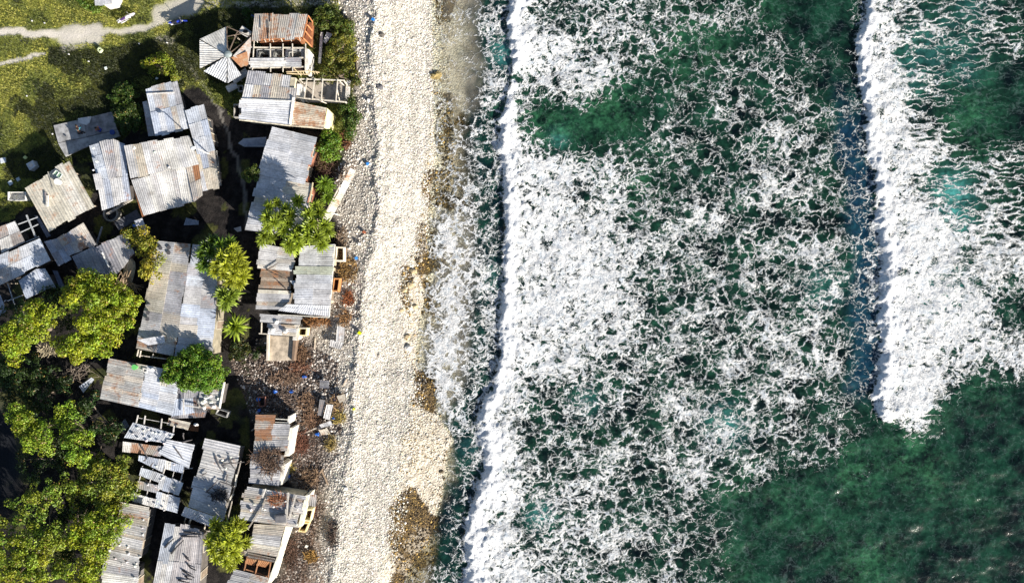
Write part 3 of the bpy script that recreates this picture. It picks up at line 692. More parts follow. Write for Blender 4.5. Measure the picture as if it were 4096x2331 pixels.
# gazebo --------------------------------------------------------
t = thing('gazebo', W(2,505,540), 'round hut with a fan of white tin panels and one panel missing', 'gazebo')
ap = (508,535)
def fan(pts, pal, nx, pull=1.0):
    mb = MB(); q = [(ap[0]+(pts[1][0]-ap[0])*.02, ap[1]+(pts[1][1]-ap[1])*.02), pts[0], pts[1], (ap[0]+(pts[1][0]-ap[0])*.03, ap[1]+(pts[1][1]-ap[1])*.03)]
    # wedge: ridges parallel to the rafters of its middle line
    A = W(2, *ap, 2.85); B = W(2, *pts[0], 2.5); C = W(2, *pts[1], 2.5); nrm = (B-A).cross(C-A).normalized()
    if nrm.z < 0: nrm = -nrm
    ns = nx*4; vs = []; fs = []
    for i in range(ns+1):
        u = i/ns; e = B*(1-u)+C*u; mid = (B+C)/2; ax = (mid-A)
        # line through e parallel to ax, cut by the wedge sides
        lam = 1-abs(2*u-1)
        for r_ in (0, 1):
            p = e-ax*lam*r_*.985; o = .02*math.cos(2*math.pi*u*nx)
            vs.append(p+nrm*o); vs.append(p+nrm*(o-.02))
    for i in range(ns):
        a = i*4; fs += [(a,a+4,a+6,a+2),(a+1,a+3,a+7,a+5),(a,a+1,a+5,a+4),(a+2,a+6,a+7,a+3)]
    cc, ru = random.Random(pts[0][0]).choice(pal); mb.add(vs, fs, cc, ru); mb.build('roof_panel', M_ROOF, t)
fan([(242,380),(495,262)], [((.78,.76,.70),-.3)], 12); fan([(240,665),(238,390)], [((.78,.76,.71),-.3)], 13)
fan([(497,806),(278,692)], [((.66,.68,.70),-.2)], 11); fan([(645,728),(512,808)], [((.64,.66,.68),-.2)], 8)
fan([(712,625),(690,648)], [((.4,.3,.22),.4)], 3)
mb = MB(); A = W(2,560,545,3.1); q = [A, W(2,735,362,2.7), W(2,738,450,2.6), W(2,712,612,2.5)]
mb.add(q+[v-Vector((0,0,.03)) for v in q], [(0,1,2,3),(7,6,5,4),(0,4,5,1),(1,5,6,2),(2,6,7,3),(3,7,4,0)], (.50,.48,.46), .5); mb.build('roof_panel', M_ROOF, t)
mb = MB(); q = [W(2,545,560,3.05), W(2,700,500,2.9), W(2,712,625,2.55), W(2,640,655,2.6)]
mb.add(q+[v-Vector((0,0,.03)) for v in q], [(0,1,2,3),(7,6,5,4),(0,4,5,1),(1,5,6,2),(2,6,7,3),(3,7,4,0)], (.42,.30,.20), .7); mb.build('roof_panel', M_ROOF, t)
tb(t, 'rafter', [(2,510,535,500,262,3.0,2.5),(2,510,535,610,300,3.0,2.5),(2,510,535,735,362,3.0,2.5),(2,508,262,735,362,2.5,2.5),(2,510,355,640,330,2.8,2.5,.06)], col=(.16,.12,.09), w=.08)
mb = MB(); mb.blob(W(2,512,525,3.15), (.42,.38,.16), (.30,.36,.36), 3, 10, 6, .1); mb.build('roof_cap', M_ROOF, t, smooth=True)
mb = MB(); ang = [W(2,508+math.cos(a)*190, 540+math.sin(a)*210, 2.3) for a in [i*math.pi/4+.4 for i in range(8)]]
mb.prism([(p.x,p.y) for p in ang[1:6]], LAND-.2, LAND+2.3, (.2,.19,.17)); mb.build('wall', M_WALL, t)
for p in ang:
    mb = MB(); mb.beam((p.x,p.y,LAND-.2),(p.x,p.y,LAND+2.4),.1,.1,TIMB); mb.build('post', M_WOOD, t)
def sheet_thing(name, label, k, q, hs, pal, nx=2, ny=1, group=None, swap=False, amp=.03, cat='metal sheet', base=None):
    mb = MB(); c = sum([PX(*nat(k,*p)) for p in q], Vector())/4
    b0 = gz(c) if base is None else LAND+base
    panel(mb, k, q, hs, nx, ny, pal, swap=swap, amp=amp, base=b0); o = mb.build(name, M_ROOF); return props(o, label, cat, group)
def curled(label, k, x0, y0, x1, y1, w_, h_, col, cat='metal sheet'):
    mb = MB(); A = W(k,x0,y0,h_); B = W(k,x1,y1,h_); d = (B-A).normalized(); s_ = Vector((0,0,1)).cross(d); vs = []; fs = []; n = 10
    for e in (A, B):
        for r_ in (w_, w_-.03):
            for i in range(n+1):
                a = math.pi*(i/n); vs.append(e+s_*math.cos(a)*r_+Vector((0,0,math.sin(a)*r_)))
    m_ = n+1
    for i in range(n):
        fs += [(i,i+1,i+1+2*m_,i+2*m_),(i+m_,i+m_+2*m_,i+1+3*m_,i+1+m_),(i,i+m_,i+1+m_,i+1),(i+2*m_,i+1+2*m_,i+1+3*m_,i+3*m_)]
    mb.add(vs, fs, col); return props(mb.build('curled_metal_sheet', M_ROOF, smooth=False), label, cat)
curled('long curled silver metal sheet leaning between the fan roof and the three-slope house', 2, 565, 785, 705, 690, .38, 1.2, (.55,.56,.57))
curled('short curled silver metal sheet at the south end of the fan roof', 2, 510, 870, 605, 820, .36, .8, (.6,.6,.6))
def table_box(label, k, q, zh, col, top, cat, name='storage_box'):
    c = [W(k,a,b,zh) for a,b in q]; cc = sum(c, Vector())/4; t = thing(name, (cc.x,cc.y,LAND), label, cat)
    mb = MB(); mb.prism([(v.x,v.y) for v in c], LAND-.05, LAND+zh-.06, col); mb.build('body', M_WALL, t)
    mb = MB(); mb.prism([(cc.x+(v.x-cc.x)*1.05, cc.y+(v.y-cc.y)*1.05) for v in c], LAND+zh-.06, LAND+zh, top); mb.build('lid', M_WALL, t); return t
t = table_box('white storage chest with a dark hole, between the fan roof and the rusty house', 2, [(655,252),(742,312),(700,362),(616,312)], .9, (.5,.5,.48), (.62,.61,.57), 'chest')
mb = MB(); mb.blob(W(2,680,306,.93), (.28,.2,.06), (.03,.03,.03), 4, 8, 5, .2); mb.build('hole_cover', M_CONC, t)
sheet_thing('pale_plank_pile', 'stack of long white planks at the seaward end of the deck', 2, [(1668,785),(1705,790),(1695,1005),(1645,1010)], .5, [((.6,.58,.54),.0),((.5,.49,.46),.1)], 4, 1, cat='planks', amp=.03)
sheet_thing('metal_sheet', 'bent grey metal strip lying in the bushes east of the roofless frame', 2, [(1475,310),(1535,330),(1460,430),(1438,400)], .35, GALV, 1, 1)
def plank(label, segs, cat='plank', name='timber_plank', w=.14, hgt=.06, col=(.5,.44,.36), group=None, on=0.0):
    for s_ in segs:
        A = W(s_[0],s_[1],s_[2],on); B = W(s_[0],s_[3],s_[4],on)
        if on == 0: A.z = gz(A)+.08; B.z = gz(B)+.10+(s_[5] if len(s_) > 5 else 0)
        else: B.z += (s_[5] if len(s_) > 5 else 0)
        mb = MB(); ww = s_[6] if len(s_) > 6 else w
        r_ = random.Random(int(s_[1]+s_[2])); f = r_.uniform(.75,1.2)
        mb.beam(A, B, ww, hgt, tuple(x*f for x in col)); props(mb.build(name, M_WOOD), label, cat, group)
plank('long pale plank standing upright on edge in the bushes east of the roofless frame', [(2,1428,320,1405,620)], w=.28, hgt=.12, col=(.6,.59,.56))
plank('curved brown pipe along the edge of the grass and the stony beach', [(2,1765,540,1775,700),(2,1775,700,1808,845)], 'pipe', 'pipe', .10, .08, (.25,.2,.14), group='pipe pieces at the grass edge')
# -- middle house --------------------------------------------------
E0 = nat(2,938,1230); E1 = nat(2,1375,1335)
house('house', 'longest plain grey roof with straight edges, its south end under the palm heads',
    [P_(0, [(1087,507),(1267,550),(1218,738),(1034,698)], (2.5,2.5,2.5,2.5), 7, 2, CLEAN, swap=True, seed=2, wall=True, amp=.02),
     P_(0, [(1034,700),(1254,735),(1205,945),(980,920)], (2.45,2.45,2.45,2.45), 8, 2, CLEAN+BEIGE[2:3]+GALV[:2], swap=True, seed=12, amp=.02)], wall=(.30,.13,.08), inset=.3)
t = thing('fallen_sheet_fence', W(4,1590,480), 'narrow fence of tin sheets leaning over, between the long grey roof and the pebbles', 'fence')
mb = MB(); panel(mb, 4, [(1698,225),(1752,250),(1645,480),(1585,455)], (1.1,.7,.7,1.1), 4, 1, GALV[:2]+GALV[3:], swap=True); panel(mb, 4, [(1585,460),(1645,480),(1500,742),(1435,715)], (1.1,.7,.6,1.0), 4, 1, [((.36,.36,.28),.2),((.46,.46,.44),.1)], swap=True); mb.build('sheet', M_ROOF, t)
tb(t, 'rail', [(4,1600,395,1435,715,1.25,1.15),(4,1505,655,1605,685,.9,.4)], col=LTIMB, w=.1)
tb_ = plank('two pale posts leaning on the east edge of the longest grey roof', [(4,1338,365,1300,600)], 'post', 'roof_post', .1, .1, (.62,.55,.35), on=2.6)
# -- north-west cluster ---------------------------------------------
house('house', 'tilted grey house with a white pole lying across its rusty top end',
    [P_(1, [(1415,875),(1720,778),(1835,1255),(1510,1330)], (2.5,2.5,2.4,2.4), 5, 2, BLUE+GALV, seed=6, amp=.02),
     P_(1, [(1385,985),(1430,975),(1512,1308),(1440,1315)], (1.6,1.8,1.8,1.6), 1, 2, DARK, wall=False)], wall=DKW, inset=.8)
plank('white pole lying across the tilted grey roof', [(1,1432,912,1692,898)], 'pole', 'pole', .10, .08, (.72,.7,.66), on=2.62)
h = house('house', 'largest cluster of joined pale roofs, with the lamp post beside it',
    [P_(2, [(98,1078),(282,1020),(390,1456),(215,1500)], (2.6,2.6,2.6,2.6), 3, 3, BLUE, seed=8, amp=.02),
     P_(0, [(497,584),(757,543),(796,655),(523,716)], (2.9,2.9,2.75,2.75), 8, 1, PALE+BEIGE[:1], seed=21),
     P_(4, [(80,90),(378,-10),(432,425),(210,470)], (2.5,2.55,2.5,2.4), 4, 2, BLUE+BEIGE[:2], seed=4, amp=.02),
     P_(0, [(525,718),(758,655),(779,806),(577,866)], (2.7,2.6,2.5,2.6), 9, 1, PALE, seed=15)], wall=DKW, inset=.7)
mb = MB(); panel(mb, 0, [(523,712),(545,706),(592,862),(570,872)], 2.55, 1, 3, [((.30,.09,.05),.9),((.26,.08,.05),.8)], amp=.012); mb.build('rusty_edge_sheet', M_ROOF, h); mb = MB(); panel(mb, 0, [(745,668),(795,655),(812,780),(776,807)], 2.68, 2, 2, BEIGE+RUST[:1], seed=3); mb.build('rusty_edge_sheet', M_ROOF, h)
tb(h, 'ladder', [(4,388,60,432,400,1.9,1.9),(4,405,55,446,395,1.9,1.9)]+[(4,390+i*5,95+i*38,410+i*5,92+i*38,1.9,1.9) for i in range(8)], col=(.5,.5,.48), w=.05)
h = house('house', 'narrow white and blue roof heaped with scraps, west of the big joined roofs',
    [P_(0, [(358,585),(398,572),(440,712),(392,724)], (2.4,2.5,2.5,2.4), 1, 3, BLUE, seed=8, amp=.015),
     P_(0, [(399,568),(452,556),(472,712),(436,717)], (2.6,2.6,2.5,2.5), 3, 1, DARK+GALV[:2], seed=5, amp=.06, period=.3),
     P_(0, [(452,558),(500,576),(512,706),(470,712)], (2.5,2.4,2.4,2.5), 2, 1, PALE+BLUE[:1], seed=9),
     P_(0, [(388,722),(512,704),(526,798),(408,839)], (2.45,2.4,2.3,2.4), 5, 1, PALE[:2]+BLUE[1:], seed=3)], wall=DKW, inset=.7)
sheet_thing('metal_sheet', 'white sheet lying on the west edge of the narrow scrap-covered roof', 3, [(903,288),(975,272),(1010,415),(935,432)], 2.72, [((.75,.74,.74),.0)], 1, 1, base=0, amp=.015)
house('house', 'square beige corrugated roof with rust stains, farthest west of the big roofs',
    [P_(3, [(240,412),(672,152),(920,602),(478,842)], (2.4,2.5,2.4,2.3), 7, 1, [((.58,.55,.46),.3),((.54,.51,.43),.35),((.60,.58,.52),.2)], seed=4, amp=.05, period=.3)], wall=(.22,.20,.17), inset=.8, posts=True)
t = thing('window_frame', W(3,552,278,2.6), 'green glazed frame lying on the square beige roof', 'window frame')
tb(t, 'frame', [(3,545,245,605,285,2.72,2.72),(3,605,285,578,325,2.72,2.72),(3,578,325,512,285,2.72,2.72),(3,512,285,545,245,2.72,2.72),(3,575,262,545,305,2.74,2.74)], col=(.65,.7,.66), w=.06)
mb = MB(); bx(mb, 3, [(545,247),(603,285),(577,322),(514,285)], 2.60, 2.68, (.20,.32,.22)); mb.build('glass', M_GLOSS, t)
def bucket(label, k, x, y, on, r_, hh, col, cat='bucket', name='plastic_bucket', group=None, tilt=0):
    p = W(k,x,y,on);
    if on == 0: p.z = gz(p)
    t = thing(name, p, label, cat, group)
    mb = MB(); mb.tube([p+Vector((0,0,.0)), p+Vector((0,0,hh))], [r_*.82, r_], col, 12); mb.build('body', M_GLOSS, t, smooth=False)
    mb = MB(); mb.tube([p+Vector((0,0,hh)), p+Vector((0,0,hh+.03))], [r_*1.07, r_*1.05], tuple(min(1,c*1.15) for c in col), 12); mb.build('rim', M_GLOSS, t); return t
bucket('white bucket on the square beige roof', 3, 582, 362, 2.5, .3, .5, (.72,.71,.68))
plank('white post lying on the square beige roof', [(3,462,490,456,600)], 'post', 'post', .2, .16, (.75,.73,.66), on=2.6)
plank('thin grey stick lying on the north edge of the square beige roof', [(3,465,260,520,420)], 'stick', 'stick', .07, .06, (.5,.48,.42), on=2.6)
plank('dark short post standing on the square beige roof', [(3,440,460,448,545)], 'post', 'post', .12, .1, (.22,.2,.2), on=2.6)
t = hollow('open_cart', 'white open rectangular cart body at the west edge of the photo', 'cart', 3, [(75,455),(250,455),(250,535),(75,537)], .9, (.75,.74,.70), .07, (.68,.68,.66), M_GLOSS)
t = table_box('discarded white washing machine in the weeds', 3, [(255,185),(318,150),(340,205),(288,245)], .8, (.5,.54,.58), (.52,.56,.6), 'washing machine', 'washing_machine')
mb = MB(); p = W(3,298,195,.82); mb.tube([p-Vector((0,0,.02)), p+Vector((0,0,.05))], .2, (.6,.55,.5), 14); mb.build('drum_lid', M_GLOSS, t)
# concrete slab with the people
mb = MB(); bx(mb, 0, [(214,502),(335,475),(346,548),(232,570)], 0, .22, (.33,.335,.34)); bx(mb, 0, [(232,573),(346,550),(470,520),(480,545),(346,588),(262,626)], 0, .2, (.34,.345,.35)); bx(mb, 0, [(337,474),(448,447),(468,518),(347,547)], 0, .21, (.27,.26,.265))
props(mb.build('concrete_slab', M_CONC), 'cracked grey concrete slab in the grass where people stand', 'slab')
mb = MB(); bx(mb, 1, [(755,1150),(885,1130),(870,1190),(840,1215),(760,1195)], .2, .27, (.55,.56,.57)); props(mb.build('cloth_sheet', M_CLOTH), 'white crumpled sheet on the concrete slab at the feet of a person', 'sheet')
# -- south-west shacks ----------------------------------------------
house('shack', 'low patchwork shack just south of the square beige corrugated roof',
    [P_(3, [(560,905),(812,752),(935,965),(660,1075)], (2.2,2.3,2.2,2.1), 4, 2, BEIGE+[((.4,.42,.47),.3)]*2, seed=3),
     P_(3, [(432,938),(560,900),(695,1105),(570,1178)], (2.0,2.1,2.0,1.9), 2, 2, DARK+BLUE[2:3], seed=6)], wall=DKW, inset=.6, cat='shack')
house('shack', 'dark heavily ribbed tin shack beside the leafy tree, with a white bar lying on it',
    [P_(3, [(702,1085),(985,955),(1130,1268),(778,1235)], (2.1,2.3,2.2,2.1), 4, 1, [((.22,.23,.27),.2),((.36,.37,.40),.1),((.28,.28,.30),.2)], seed=3, amp=.06, period=.3),
     P_(3, [(985,955),(1215,860),(1310,1050),(1130,1268)], (2.3,2.3,2.2,2.2), 3, 1, DARK+GALV[:1], seed=8, amp=.05, period=.3)], wall=DKW, inset=.6, cat='shack')
plank('white bar lying on the dark ribbed shack', [(3,990,1042,1058,1185)], 'bar', 'bar', .14, .08, (.75,.74,.70), on=2.35)
sheet_thing('metal_sheet', 'white sheet with a blue tub on it, north of the leafy tree', 3, [(1302,738),(1382,712),(1442,862),(1370,880)], .9, [((.6,.62,.68),.0)], 1, 1, base=.3)
bucket('blue tub on the white sheet north of the leafy tree', 3, 1312, 782, 1.2, .16, .25, (.03,.12,.5))
plank('dark slatted door lying on the ground between the shacks', [(3,1135,790,1350,665)], 'door', 'slatted_door', .95, .08, (.13,.14,.17))
t = thing('well', W(3,1068,668), 'round concrete well with a pale log across it', 'well')
mb = MB(); p = W(3,1072,668,.7); n = 20
for i in range(n):
    a0, a1 = 2*math.pi*i/n, 2*math.pi*(i+1)/n
    mb.prism([(p.x+math.cos(a)*r_, p.y+math.sin(a)*r_) for a, r_ in ((a0,.78),(a1,.78),(a1,.6),(a0,.6))], LAND-.2, LAND+.7, (.30,.29,.26))
mb.build('ring_wall', M_CONC, t)
mb = MB(); mb.tube([(p.x,p.y,LAND),(p.x,p.y,LAND+.2)], .6, (.01,.012,.015), 20); mb.build('water', M_GLOSS, t)
plank('pale log laid across the round well', [(3,1040,672,1308,528,.5)], 'log', 'log', .22, .18, (.42,.39,.34), on=.85)
plank('grey beam lying between the shacks south of the well', [(3,992,792,935,975)], 'beam', 'beam', .16, .12, (.33,.34,.36), on=1.2)
h = house('house', 'long blue-white house with a rusty gash, at the west edge of the photo',
    [P_(3, [(-20,1080),(388,905),(490,1115),(-20,1365)], (2.5,2.5,2.4,2.4), 4, 2, BLUE+[((.56,.56,.55),.3)]*2, seed=3, amp=.02),
     P_(3, [(-20,800),(145,735),(245,940),(15,1050)], (2.3,2.4,2.3,2.3), 2, 2, PALE[:2]+[((.35,.32,.3),.4)], seed=6, amp=.02)], wall=DKW, inset=.7)
tb(h, 'bare_rafter', [(3,258,680,345,890,2.2,2.2,.13),(3,175,770,365,700,2.2,2.2),(3,195,850,370,770,2.2,2.2),(3,255,940,380,890,2.2,2.2),(3,-10,930,20,925,2.2,2.2)], col=(.4,.42,.44), w=.08)
house('house', 'blue tin house with two joined sheets, half under the northern big tree',
    [P_(3, [(185,1320),(350,1208),(440,1400),(250,1490)], (2.0,2.1,2.0,1.9), 2, 1, BLUE[:2], seed=3, amp=.02),
     P_(3, [(350,1205),(440,1198),(548,1390),(440,1405)], (2.15,2.1,2.0,2.1), 2, 1, BLUE, seed=7, amp=.02)], wall=DKW, inset=.5)
sheet_thing('metal_sheet', 'dark blue leaning strip east of the blue tin house', 3, [(512,1215),(560,1220),(625,1365),(580,1385)], 1.1, [((.16,.20,.30),.1)], 1, 1)
sheet_thing('metal_sheet', 'dark grey leaning wall strip west of the patchwork shack', 3, [(335,680),(372,690),(495,880),(455,900)], 1.2, [((.12,.13,.17),.1)], 1, 2)
h = thing('unroofed_house', W(5,90,90), 'bare dark house frame below the long blue-white house', 'house frame')
tb(h, 'frame_bar', [(5,75,-40,160,220,1.9,1.9),(5,70,130,220,75,1.9,1.9),(5,-20,180,60,120,1.9,1.9)], col=(.35,.38,.42), w=.08)
mb = MB(); panel(mb, 5, [(-20,80),(5,70),(62,225),(-20,280)], 2.0, 1, 1, BLUE); mb.build('roof_sheet', M_ROOF, h)
for k_, x, y in ((5,75,-40),(5,160,220),(5,220,75)): p = W(k_,x,y,1.9); mb = MB(); mb.beam((p.x,p.y,LAND-.2),p,.1,.1,TIMB); mb.build('post', M_WOOD, h)
t = thing('wrecked_boat', W(3,1255,1220), 'pale boat hull lying on end below the leafy tree', 'boat')
mb = MB(); vs = []; fs = []; prof = [(0,.12),(.15,.5),(.4,.62),(.75,.55),(1,.42)]; A = W(3,1270,1095,.35); B = W(3,1240,1330,.35); ax = B-A; sd_ = Vector((0,0,1)).cross(ax).normalized()
for u, wd in prof:
    for kx, kz in ((-1,0),(-.75,.32),(0,.45),(.75,.32),(1,0)): vs.append(A+ax*u+sd_*kx*wd+Vector((0,0,kz)))
for i in range(4):
    for j in range(4): fs.append((i*5+j,i*5+j+1,i*5+j+6,i*5+j+5))
fs += [(0,5,10,15,20,24,19,14,9,4),(0,1,2,3,4)[::-1],(20,21,22,23,24)]
mb.add(vs, fs, (.55,.53,.42)); mb.build('hull', M_WALL, t)
mb = MB(); mb.beam(A+Vector((0,0,.47)), B+Vector((0,0,.47)), .06, .06, (.7,.68,.6)); mb.build('keel', M_WOOD, t)
# -- big roof -------------------------------------------------------
h = house('house', 'broadest streaky grey roof with a long seam down the middle, west of the alley',
    [P_(0, [(629,963),(766,976),(698,1424),(544,1393)], (2.6,2.9,2.9,2.5), 11, 2, GALV+BEIGE[:3]+[((.42,.43,.45),.1)], swap=True, seed=5, amp=.025),
     P_(0, [(768,976),(860,985),(905,1245),(850,1432)], (2.9,2.7,2.6,2.6), 1, 1, GALV, wall=False, seed=1),
     P_(0, [(768,976),(878,990),(848,1432),(700,1424)], (2.92,2.6,2.55,2.9), 11, 2, BLUE+GALV, swap=True, seed=15, amp=.025)][0:1]+
    [P_(0, [(768,976),(884,990),(850,1432),(700,1424)], (2.92,2.6,2.55,2.9), 11, 2, BLUE+GALV, swap=True, seed=15, amp=.025)], wall=(.30,.27,.2), inset=.3)
tb(h, 'rafter_tail', [(5,1345,600,1330,665,2.3,2.2),(5,1368,610,1355,675,2.3,2.2),(5,1490,640,1478,680,2.3,2.2),(5,1335,655,1680,700,2.1,2.1)], col=LTIMB, w=.09)
sheet_thing('metal_sheet', 'loose white tin sheet lying askew on the south-west corner of the broadest roof', 5, [(1330,505),(1590,462),(1605,532),(1440,560)], 3.0, [((.66,.67,.70),.0)], 3, 1, base=0)
mb = MB(); mb.tube([W(5,1440+i*0,165+0,2.72)]*1+[W(5,1440,170,2.74)], .22, (.1,.1,.11), 10)
props(mb.build('round_cover', M_STONE), 'dark round lid on the west edge of the broadest roof, north of two others', 'lid', 'dark round lids on the broadest roof')
for k_, x, y in ((5,1437,242),(5,1432,305),(3,1640,995),(3,1638,1045),(3,1558,1000)):
    mb = MB(); p = W(k_,x,y,2.78); mb.tube([p, p+Vector((0,0,.08))], .2, (.07,.07,.08), 10); props(mb.build('round_cover', M_STONE), 'dark round lid lying on the broadest streaky grey roof', 'lid', 'dark round lids on the broadest roof')
# -- tan/blue roof --------------------------------------------------
house('house', 'tan and blue roof with a green bucket, between the two big western tree masses',
    [P_(5, [(1062,685),(1415,752),(1345,1160),(980,1080)], (2.5,2.6,2.6,2.4), 9, 2, [((.55,.50,.43),.35),((.46,.45,.43),.35),((.52,.52,.50),.25)], swap=True, seed=3, amp=.025),
     P_(5, [(1415,752),(1770,820),(1665,1238),(1345,1160)], (2.6,2.6,2.5,2.6), 8, 2, CLEAN+BLUE[:2], swap=True, seed=7, amp=.025)], wall=(.22,.2,.17), inset=.6, posts=True)
t = bucket('green bucket lying on the tan and blue roof', 5, 1322, 768, 2.6, .26, .42, (.12,.42,.12))
sheet_thing('metal_sheet', 'raised beige sheet on the east end of the tan and blue roof', 5, [(1582,780),(1652,795),(1622,960),(1550,945)], 2.85, [((.56,.54,.47),.0)], 1, 1, base=0)
t = thing('stool', W(5,1410,800,2.6), 'broken white stool frame on the tan and blue roof', 'stool')
tb(t, 'frame', [(5,1388,785,1432,790,2.75,2.75,.07),(5,1432,790,1425,822,2.75,2.75,.07),(5,1425,822,1392,815,2.75,2.75,.07),(5,1392,815,1388,785,2.75,2.75,.07),(5,1372,798,1390,800,2.75,2.75,.07)], col=(.75,.74,.7))
bucket('white box on the tan and blue roof beside the raised beige sheet', 5, 1492, 796, 2.62, .18, .25, (.7,.7,.72), 'box', 'plastic_tub')
# -- J2 row ---------------------------------------------------------
h = house('house', 'dark stained roofs with white stones, south of the round bush',
    [P_(0, [(712,1532),(802,1540),(822,1640),(688,1662)], (2.3,2.4,2.3,2.2), 3, 2, BLUE[2:3]+DARK+BLUE[:1], seed=4, amp=.02),
     P_(6, [(235,925),(482,915),(432,1185),(225,1165)], (2.5,2.5,2.4,2.4), 6, 1, PALE+GALV, swap=True, seed=5, amp=.025),
     P_(6, [(-30,1180),(312,1188),(290,1258),(-40,1270)], (2.2,2.2,2.1,2.1), 4, 1, GALV[3:]+DARK, seed=6, amp=.02),
     P_(6, [(-65,1262),(150,1308),(128,1382),(-78,1330)], (2.1,2.1,2.0,2.0), 3, 1, BEIGE, swap=True, seed=7)], wall=DKW, inset=.4)
plank('pale post lying on the dark stained roof south of the round bush', [(6,82,1080,84,1235),(6,102,1142,235,1162)], 'post', 'post', .12, .1, (.6,.58,.55), group='posts on the dark stained roof', on=2.6)
plank('white gutter pipe along the east edge of the stone-weighted roof', [(6,480,915,432,1170)], 'pipe', 'pipe', .16, .14, (.78,.77,.72), on=2.6)
hollow('wooden_box', 'open dark crate with white rims, at the south-east corner of the stone-weighted roof', 'crate', 6, [(415,1175),(520,1208),(500,1262),(392,1225)], .8, (.45,.45,.44), .07)
sheet_thing('metal_sheet', 'rusty brown sheet on the ground between the stained roofs and the ribbed roof', 6, [(150,1330),(235,1340),(225,1395),(130,1385)], .5, [((.2,.1,.06),.8)], 2, 1)
# -- K row ----------------------------------------------------------
h = house('house', 'scattered blue tin sheets over bare rafters, dotted with white stones',
    [P_(0, [(532,1690),(700,1733),(668,1772),(497,1748)], (2.4,2.4,2.4,2.3), 5, 1, BLUE, seed=3, amp=.02),
     P_(7, [(1195,82),(1625,135),(1560,225),(1188,180)], (2.3,2.3,2.2,2.2), 5, 1, GALV[3:]+RUSTG[:2]+PALE[:1], seed=5, amp=.02),
     P_(7, [(1612,60),(1890,112),(1832,342),(1545,200)], (2.5,2.5,2.4,2.4), 4, 1, [((.62,.64,.68),.0),((.54,.57,.62),.0)], seed=2, swap=True, amp=.05, period=.3),
     P_(7, [(1350,215),(1612,262),(1580,378),(1342,268)], (2.2,2.2,2.1,2.1), 4, 1, BLUE, seed=6, amp=.02),
     P_(7, [(1605,262),(1792,318),(1775,388),(1598,350)], (2.2,2.2,2.1,2.1), 3, 1, PALE+BLUE[:1], seed=7, amp=.02),
     P_(7, [(1370,335),(1590,400),(1540,482),(1350,410)], (2.1,2.1,2.1,2.1), 4, 1, BLUE, seed=8, amp=.015, wall=False),
     P_(7, [(1560,400),(1782,480),(1735,602),(1528,542)], (2.1,2.1,2.0,2.0), 4, 1, BLUE, seed=9, amp=.015),
     P_(7, [(1340,460),(1540,505),(1530,585),(1332,540)], (2.0,2.0,2.0,2.0), 3, 1, GALV, seed=10, amp=.015, wall=False),
     P_(7, [(1303,580),(1512,640),(1490,722),(1283,660)], (2.0,2.0,1.9,1.9), 4, 1, GALV[:3], seed=11, amp=.015, wall=False),
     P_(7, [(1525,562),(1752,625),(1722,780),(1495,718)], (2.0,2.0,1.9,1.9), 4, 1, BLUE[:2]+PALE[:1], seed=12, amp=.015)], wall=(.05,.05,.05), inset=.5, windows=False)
tb(h, 'bare_rafter', [(5,1340,1235,1322,1312,2.4,2.4),(5,1410,1240,1398,1322,2.4,2.4),(5,1572,1270,1560,1368,2.4,2.4),(5,1690,1340,1682,1400,2.4,2.4),(5,1345,1262,1640,1315,2.3,2.3,.05),
    (7,1385,320,1325,580,2.0,1.9,.07),(7,1485,350,1420,620,2.0,1.9,.07),(7,1600,345,1490,720,2.0,1.9,.09),(7,1690,370,1630,600,2.0,1.9,.06),(7,1790,318,1750,480,2.0,1.9,.09),(7,1870,340,1800,345,2.0,1.9,.07)], col=(.55,.53,.5), w=.1)
# -- L --------------------------------------------------------------
h = house('house', 'long heavily ribbed roof littered with dark branches, with a folded white southern flap',
    [P_(8, [(300,52),(642,125),(470,832),(118,708)], (2.6,2.5,2.5,2.5), 7, 1, [((.48,.50,.53),.1),((.54,.55,.57),.05),((.44,.44,.45),.25),((.50,.50,.49),.2)], swap=True, seed=5, amp=.05, period=.3),
     P_(8, [(98,712),(470,838),(352,905),(60,800)], (2.6,2.6,2.1,2.1), 6, 1, [((.60,.62,.66),.0)], seed=2, amp=.05, period=.3, wall=False)], wall=(.28,.27,.26), inset=.5)
tb(h, 'porch_post', [(8,105,820,85,900,2.0,.3),(8,150,840,132,905,2.0,.3,.14,(.7,.68,.6)),(8,295,885,280,960,2.0,.2),(8,80,905,345,955,.9,.9,.05)], col=LTIMB, w=.09)
tb(h, 'side_frame', [(8,640,270,555,620,1.9,1.9),(8,600,400,585,520,1.9,1.9,.16,(.7,.68,.6)),(8,565,590,530,650,1.9,1.9,.16,(.7,.68,.6)),(8,520,640,460,860,1.7,1.7),(8,560,640,500,880,1.3,1.3)], col=(.4,.37,.33), w=.09)
# -- M --------------------------------------------------------------
h = house('house', 'small rusty roof covered with dry twigs, north of the roof with loose beams',
    [P_(6, [(788,1232),(972,1237),(962,1320),(785,1320)], (2.4,2.4,2.4,2.4), 3, 1, RUSTG, swap=True, seed=3, amp=.03),
     P_(0, [(1024,1692),(1160,1696),(1150,1802),(1013,1812)], (2.4,2.4,2.4,2.4), 5, 2, RUSTG+GALV[:2], swap=True, seed=5, amp=.03),
     P_(8, [(735,200),(1055,215),(1010,510),(720,485)], (2.35,2.35,2.3,2.3), 6, 1, GALV+PALE, swap=True, seed=7, amp=.03)], wall=(.3,.22,.15), inset=.3)
mb = MB(); bx(mb, 6, [(1098,1245),(1118,1245),(1110,1320),(1090,1318)], 0, 2.3, WHITE); bx(mb, 8, [(1118,-50),(1150,-50),(1105,225),(1060,225)], 0, 2.2, (.74,.72,.64)); bx(mb, 8, [(1035,285),(1080,300),(1040,500),(1012,505)], 0, 2.2, (.70,.68,.60)); mb.build('side_wall', M_WALL, h)
